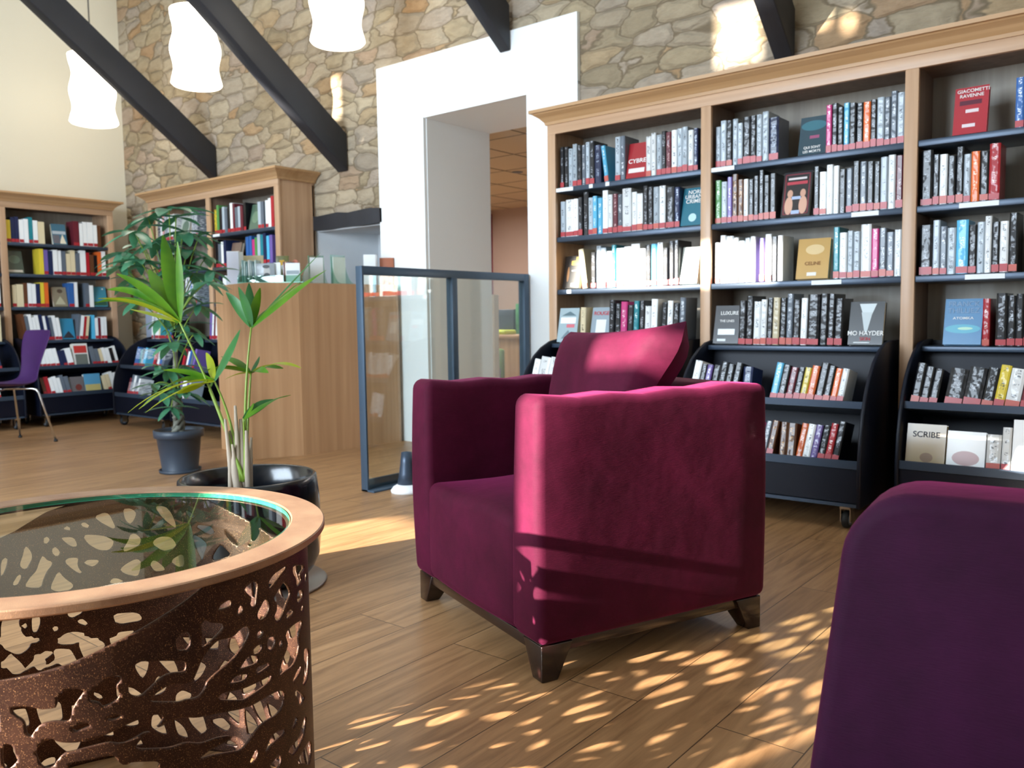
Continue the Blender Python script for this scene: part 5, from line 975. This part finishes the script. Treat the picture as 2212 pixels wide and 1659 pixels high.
h = pp(462, 822); frond((pp(520, 1040), pp(505, 900, 0.03), h), [
 (h, pp(276, 892, 0.0), 0.022, 0.20, 1), (h, pp(300, 884, 0.08), 0.026, 0.18, 1), (h, pp(314, 892, -0.05), 0.026, 0.14, 1), (h, pp(345, 842, 0.1), 0.03, 0.15, 0), (h, pp(383, 850, -0.04), 0.045, 0.12, 1), (h, pp(352, 800, 0.05), 0.03, 0.08, 0), (h, pp(518, 712, 0.04), 0.055, 0.06, 2), (h, pp(445, 762, 0.1), 0.04, 0.04, 1), (h, pp(420, 842, 0.03), 0.03, 0.1, 1)], PM)
h = pp(542, 806, 0.05); frond((pp(530, 1030), pp(535, 900, 0.05), h), [
 (h, pp(650, 795, 0.0), 0.035, 0.22, 1), (h, pp(612, 796, 0.08), 0.03, 0.2, 0), (h, pp(580, 805, -0.05), 0.03, 0.15, 0), (h, pp(440, 802, 0.05), 0.035, 0.16, 0), (h, pp(478, 770, 0.1), 0.035, 0.2, 0), (h, pp(486, 820, 0.02), 0.025, 0.15, 1), (h, pp(560, 770, 0.1), 0.03, 0.05, 2)], PM)
h = pp(526, 905, -0.03); frond((pp(530, 1035), pp(530, 960), h), [(h, pp(628, 853, -0.05), 0.045, 0.17, 0), (h, pp(590, 862, 0.04), 0.035, 0.14, 2), (h, pp(548, 870, 0.0), 0.03, 0.06, 0)], PM)
h = pp(470, 1000); frond((pp(528, 1040), pp(500, 960), pp(452, 842, 0.04)), [(pp(452, 842, .04), pp(470, 790, 0.06), 0.02, 0.04, 0)], PM)
for (a, b, r_) in (((520, 1045), (508, 876), .009), ((530, 1045), (520, 905), .011), ((512, 1045), (486, 905), .008), ((525, 1045), (498, 930), .012), ((536, 1045), (543, 945), .008), ((505, 1045), (495, 985), .007), ((540, 1045), (532, 930), .010), ((515, 1045), (502, 960), .009)):
    g = MB(); A_, B_ = pp(*a, random.uniform(-.03, .03)), pp(*b, random.uniform(-.04, .04)); A_.z = 0.24
    g.tube([A_, A_.lerp(B_, .5) + VR * random.uniform(-.006, .006), B_], [r_ * 1.5, r_ * 1.3, r_ * 0.5], 7); g.build('dry_husk', M_HUSK, palm)
pr_ = [(0.0, 0.012), (0.165, 0.012), (0.185, 0.022), (0.215, 0.06), (0.234, 0.10), (0.240, 0.16), (0.241, 0.20), (0.240, 0.30), (0.234, 0.36), (0.231, 0.383), (0.224, 0.388), (0.216, 0.383), (0.218, 0.30), (0.214, 0.225), (0.0, 0.225)]
MB().lathe(pr_, 72).build('planter', M_POTB, palm); MB().lathe([(0, 0.226), (0.213, 0.226), (0.213, 0.236), (0.1, 0.246), (0, 0.25)], 40).build('soil', M_SOIL, palm)
MB().lathe([(0, 0), (0.253, 0), (0.258, 0.006), (0.252, 0.0115), (0, 0.012)], 64).build('base_disc', M_DISC, palm)

PX2 = Vector((-4.85, 2.721, 0)); D2 = PX2.x * CW[0] + PX2.y * CW[1]
um = thing('potted_umbrella_plant', 'leafy dark green plant with braided trunk in a small slate pot', 'plant', PX2)
def p2(px, py, d=0.0): return at_depth(px, py, D2 + d) - PX2
MB().lathe([(0, 0), (0.108, 0), (0.110, 0.01), (0.106, 0.02), (0.130, 0.215), (0.146, 0.218), (0.148, 0.262), (0.140, 0.264), (0.136, 0.25), (0.128, 0.235), (0.0, 0.235)], 48).build('pot', M_POT2, um); MB().lathe([(0, 0), (0.122, 0), (0.125, 0.018), (0.119, 0.018), (0.116, 0.004), (0, 0.004)], 40).build('saucer', M_POT2, um)
MB().lathe([(0, 0.2355), (0.127, 0.2355), (0.1, 0.245), (0, 0.248)], 24).build('soil', M_SOIL, um)
for k in range(3):
    pts_ = [(0.026 * math.cos(2.1 * k + z * 26) * (1 - z), 0.026 * math.sin(2.1 * k + z * 26) * (1 - z), 0.24 + z * 0.5) for z in [i / 16 for i in range(17)]]
    MB().tube(pts_, [0.022 - 0.010 * i / 16 for i in range(17)], 8).build('braided_trunk', M_BARK, um)
r2 = random.Random(11)
hubs = [(365, 452, 1.5), (395, 500, 1.3), (320, 470, 1), (290, 500, 1), (345, 520, 1.2), (270, 545, 1), (300, 560, 1.1), (335, 570, 1.2), (405, 540, 1.2), (430, 510, 1.1), (380, 575, 1.1), (445, 555, 1), (418, 590, 1.2), (285, 600, 1), (320, 620, 1.1), (360, 625, 1.1), (400, 640, 1), (445, 610, 1), (430, 660, .9), (300, 650, .9), (350, 690, .9), (395, 700, .9), (420, 720, .8), (372, 740, 1), (395, 790, .9), (365, 800, .9), (385, 840, .9), (350, 850, .9), (405, 850, .8), (340, 790, .7), (370, 880, .8), (335, 830, .8), (380, 470, 1.1), (262, 575, .9), (455, 585, .9), (310, 530, 1)]
for (hx, hy, sc2) in hubs:
    dd = r2.uniform(-0.28, 0.28); H_ = p2(hx, hy, dd); zb = min(0.9, max(0.45, H_.z - 0.25)); base_ = Vector((0.01 * r2.uniform(-1, 1), 0, zb if H_.z > 0.7 else 0.5))
    g = MB(); g.tube(quad(base_, (base_ + H_) / 2 + Vector((0, 0, 0.06)), H_, 6), 0.0035, 6); lf = g.build('leaf_stalk', M_STEM, um)
    g = MB(); n_ = r2.choice((5, 6, 6, 7)); a0 = r2.uniform(0, 6)
    for k in range(n_):
        a = a0 + k * 2 * PI / n_ + r2.uniform(-.2, .2); L_ = r2.uniform(0.14, 0.21) * sc2
        dr_ = Vector((math.cos(a), math.sin(a), r2.uniform(-0.75, 0.05))).normalized()
        blade(g, H_, H_ + dr_ * L_, L_ * 0.36, 0.10, Vector((-math.sin(a), math.cos(a), 0)), 0, 6, 0.2)
    g.build('leaf', M_UMB, lf)
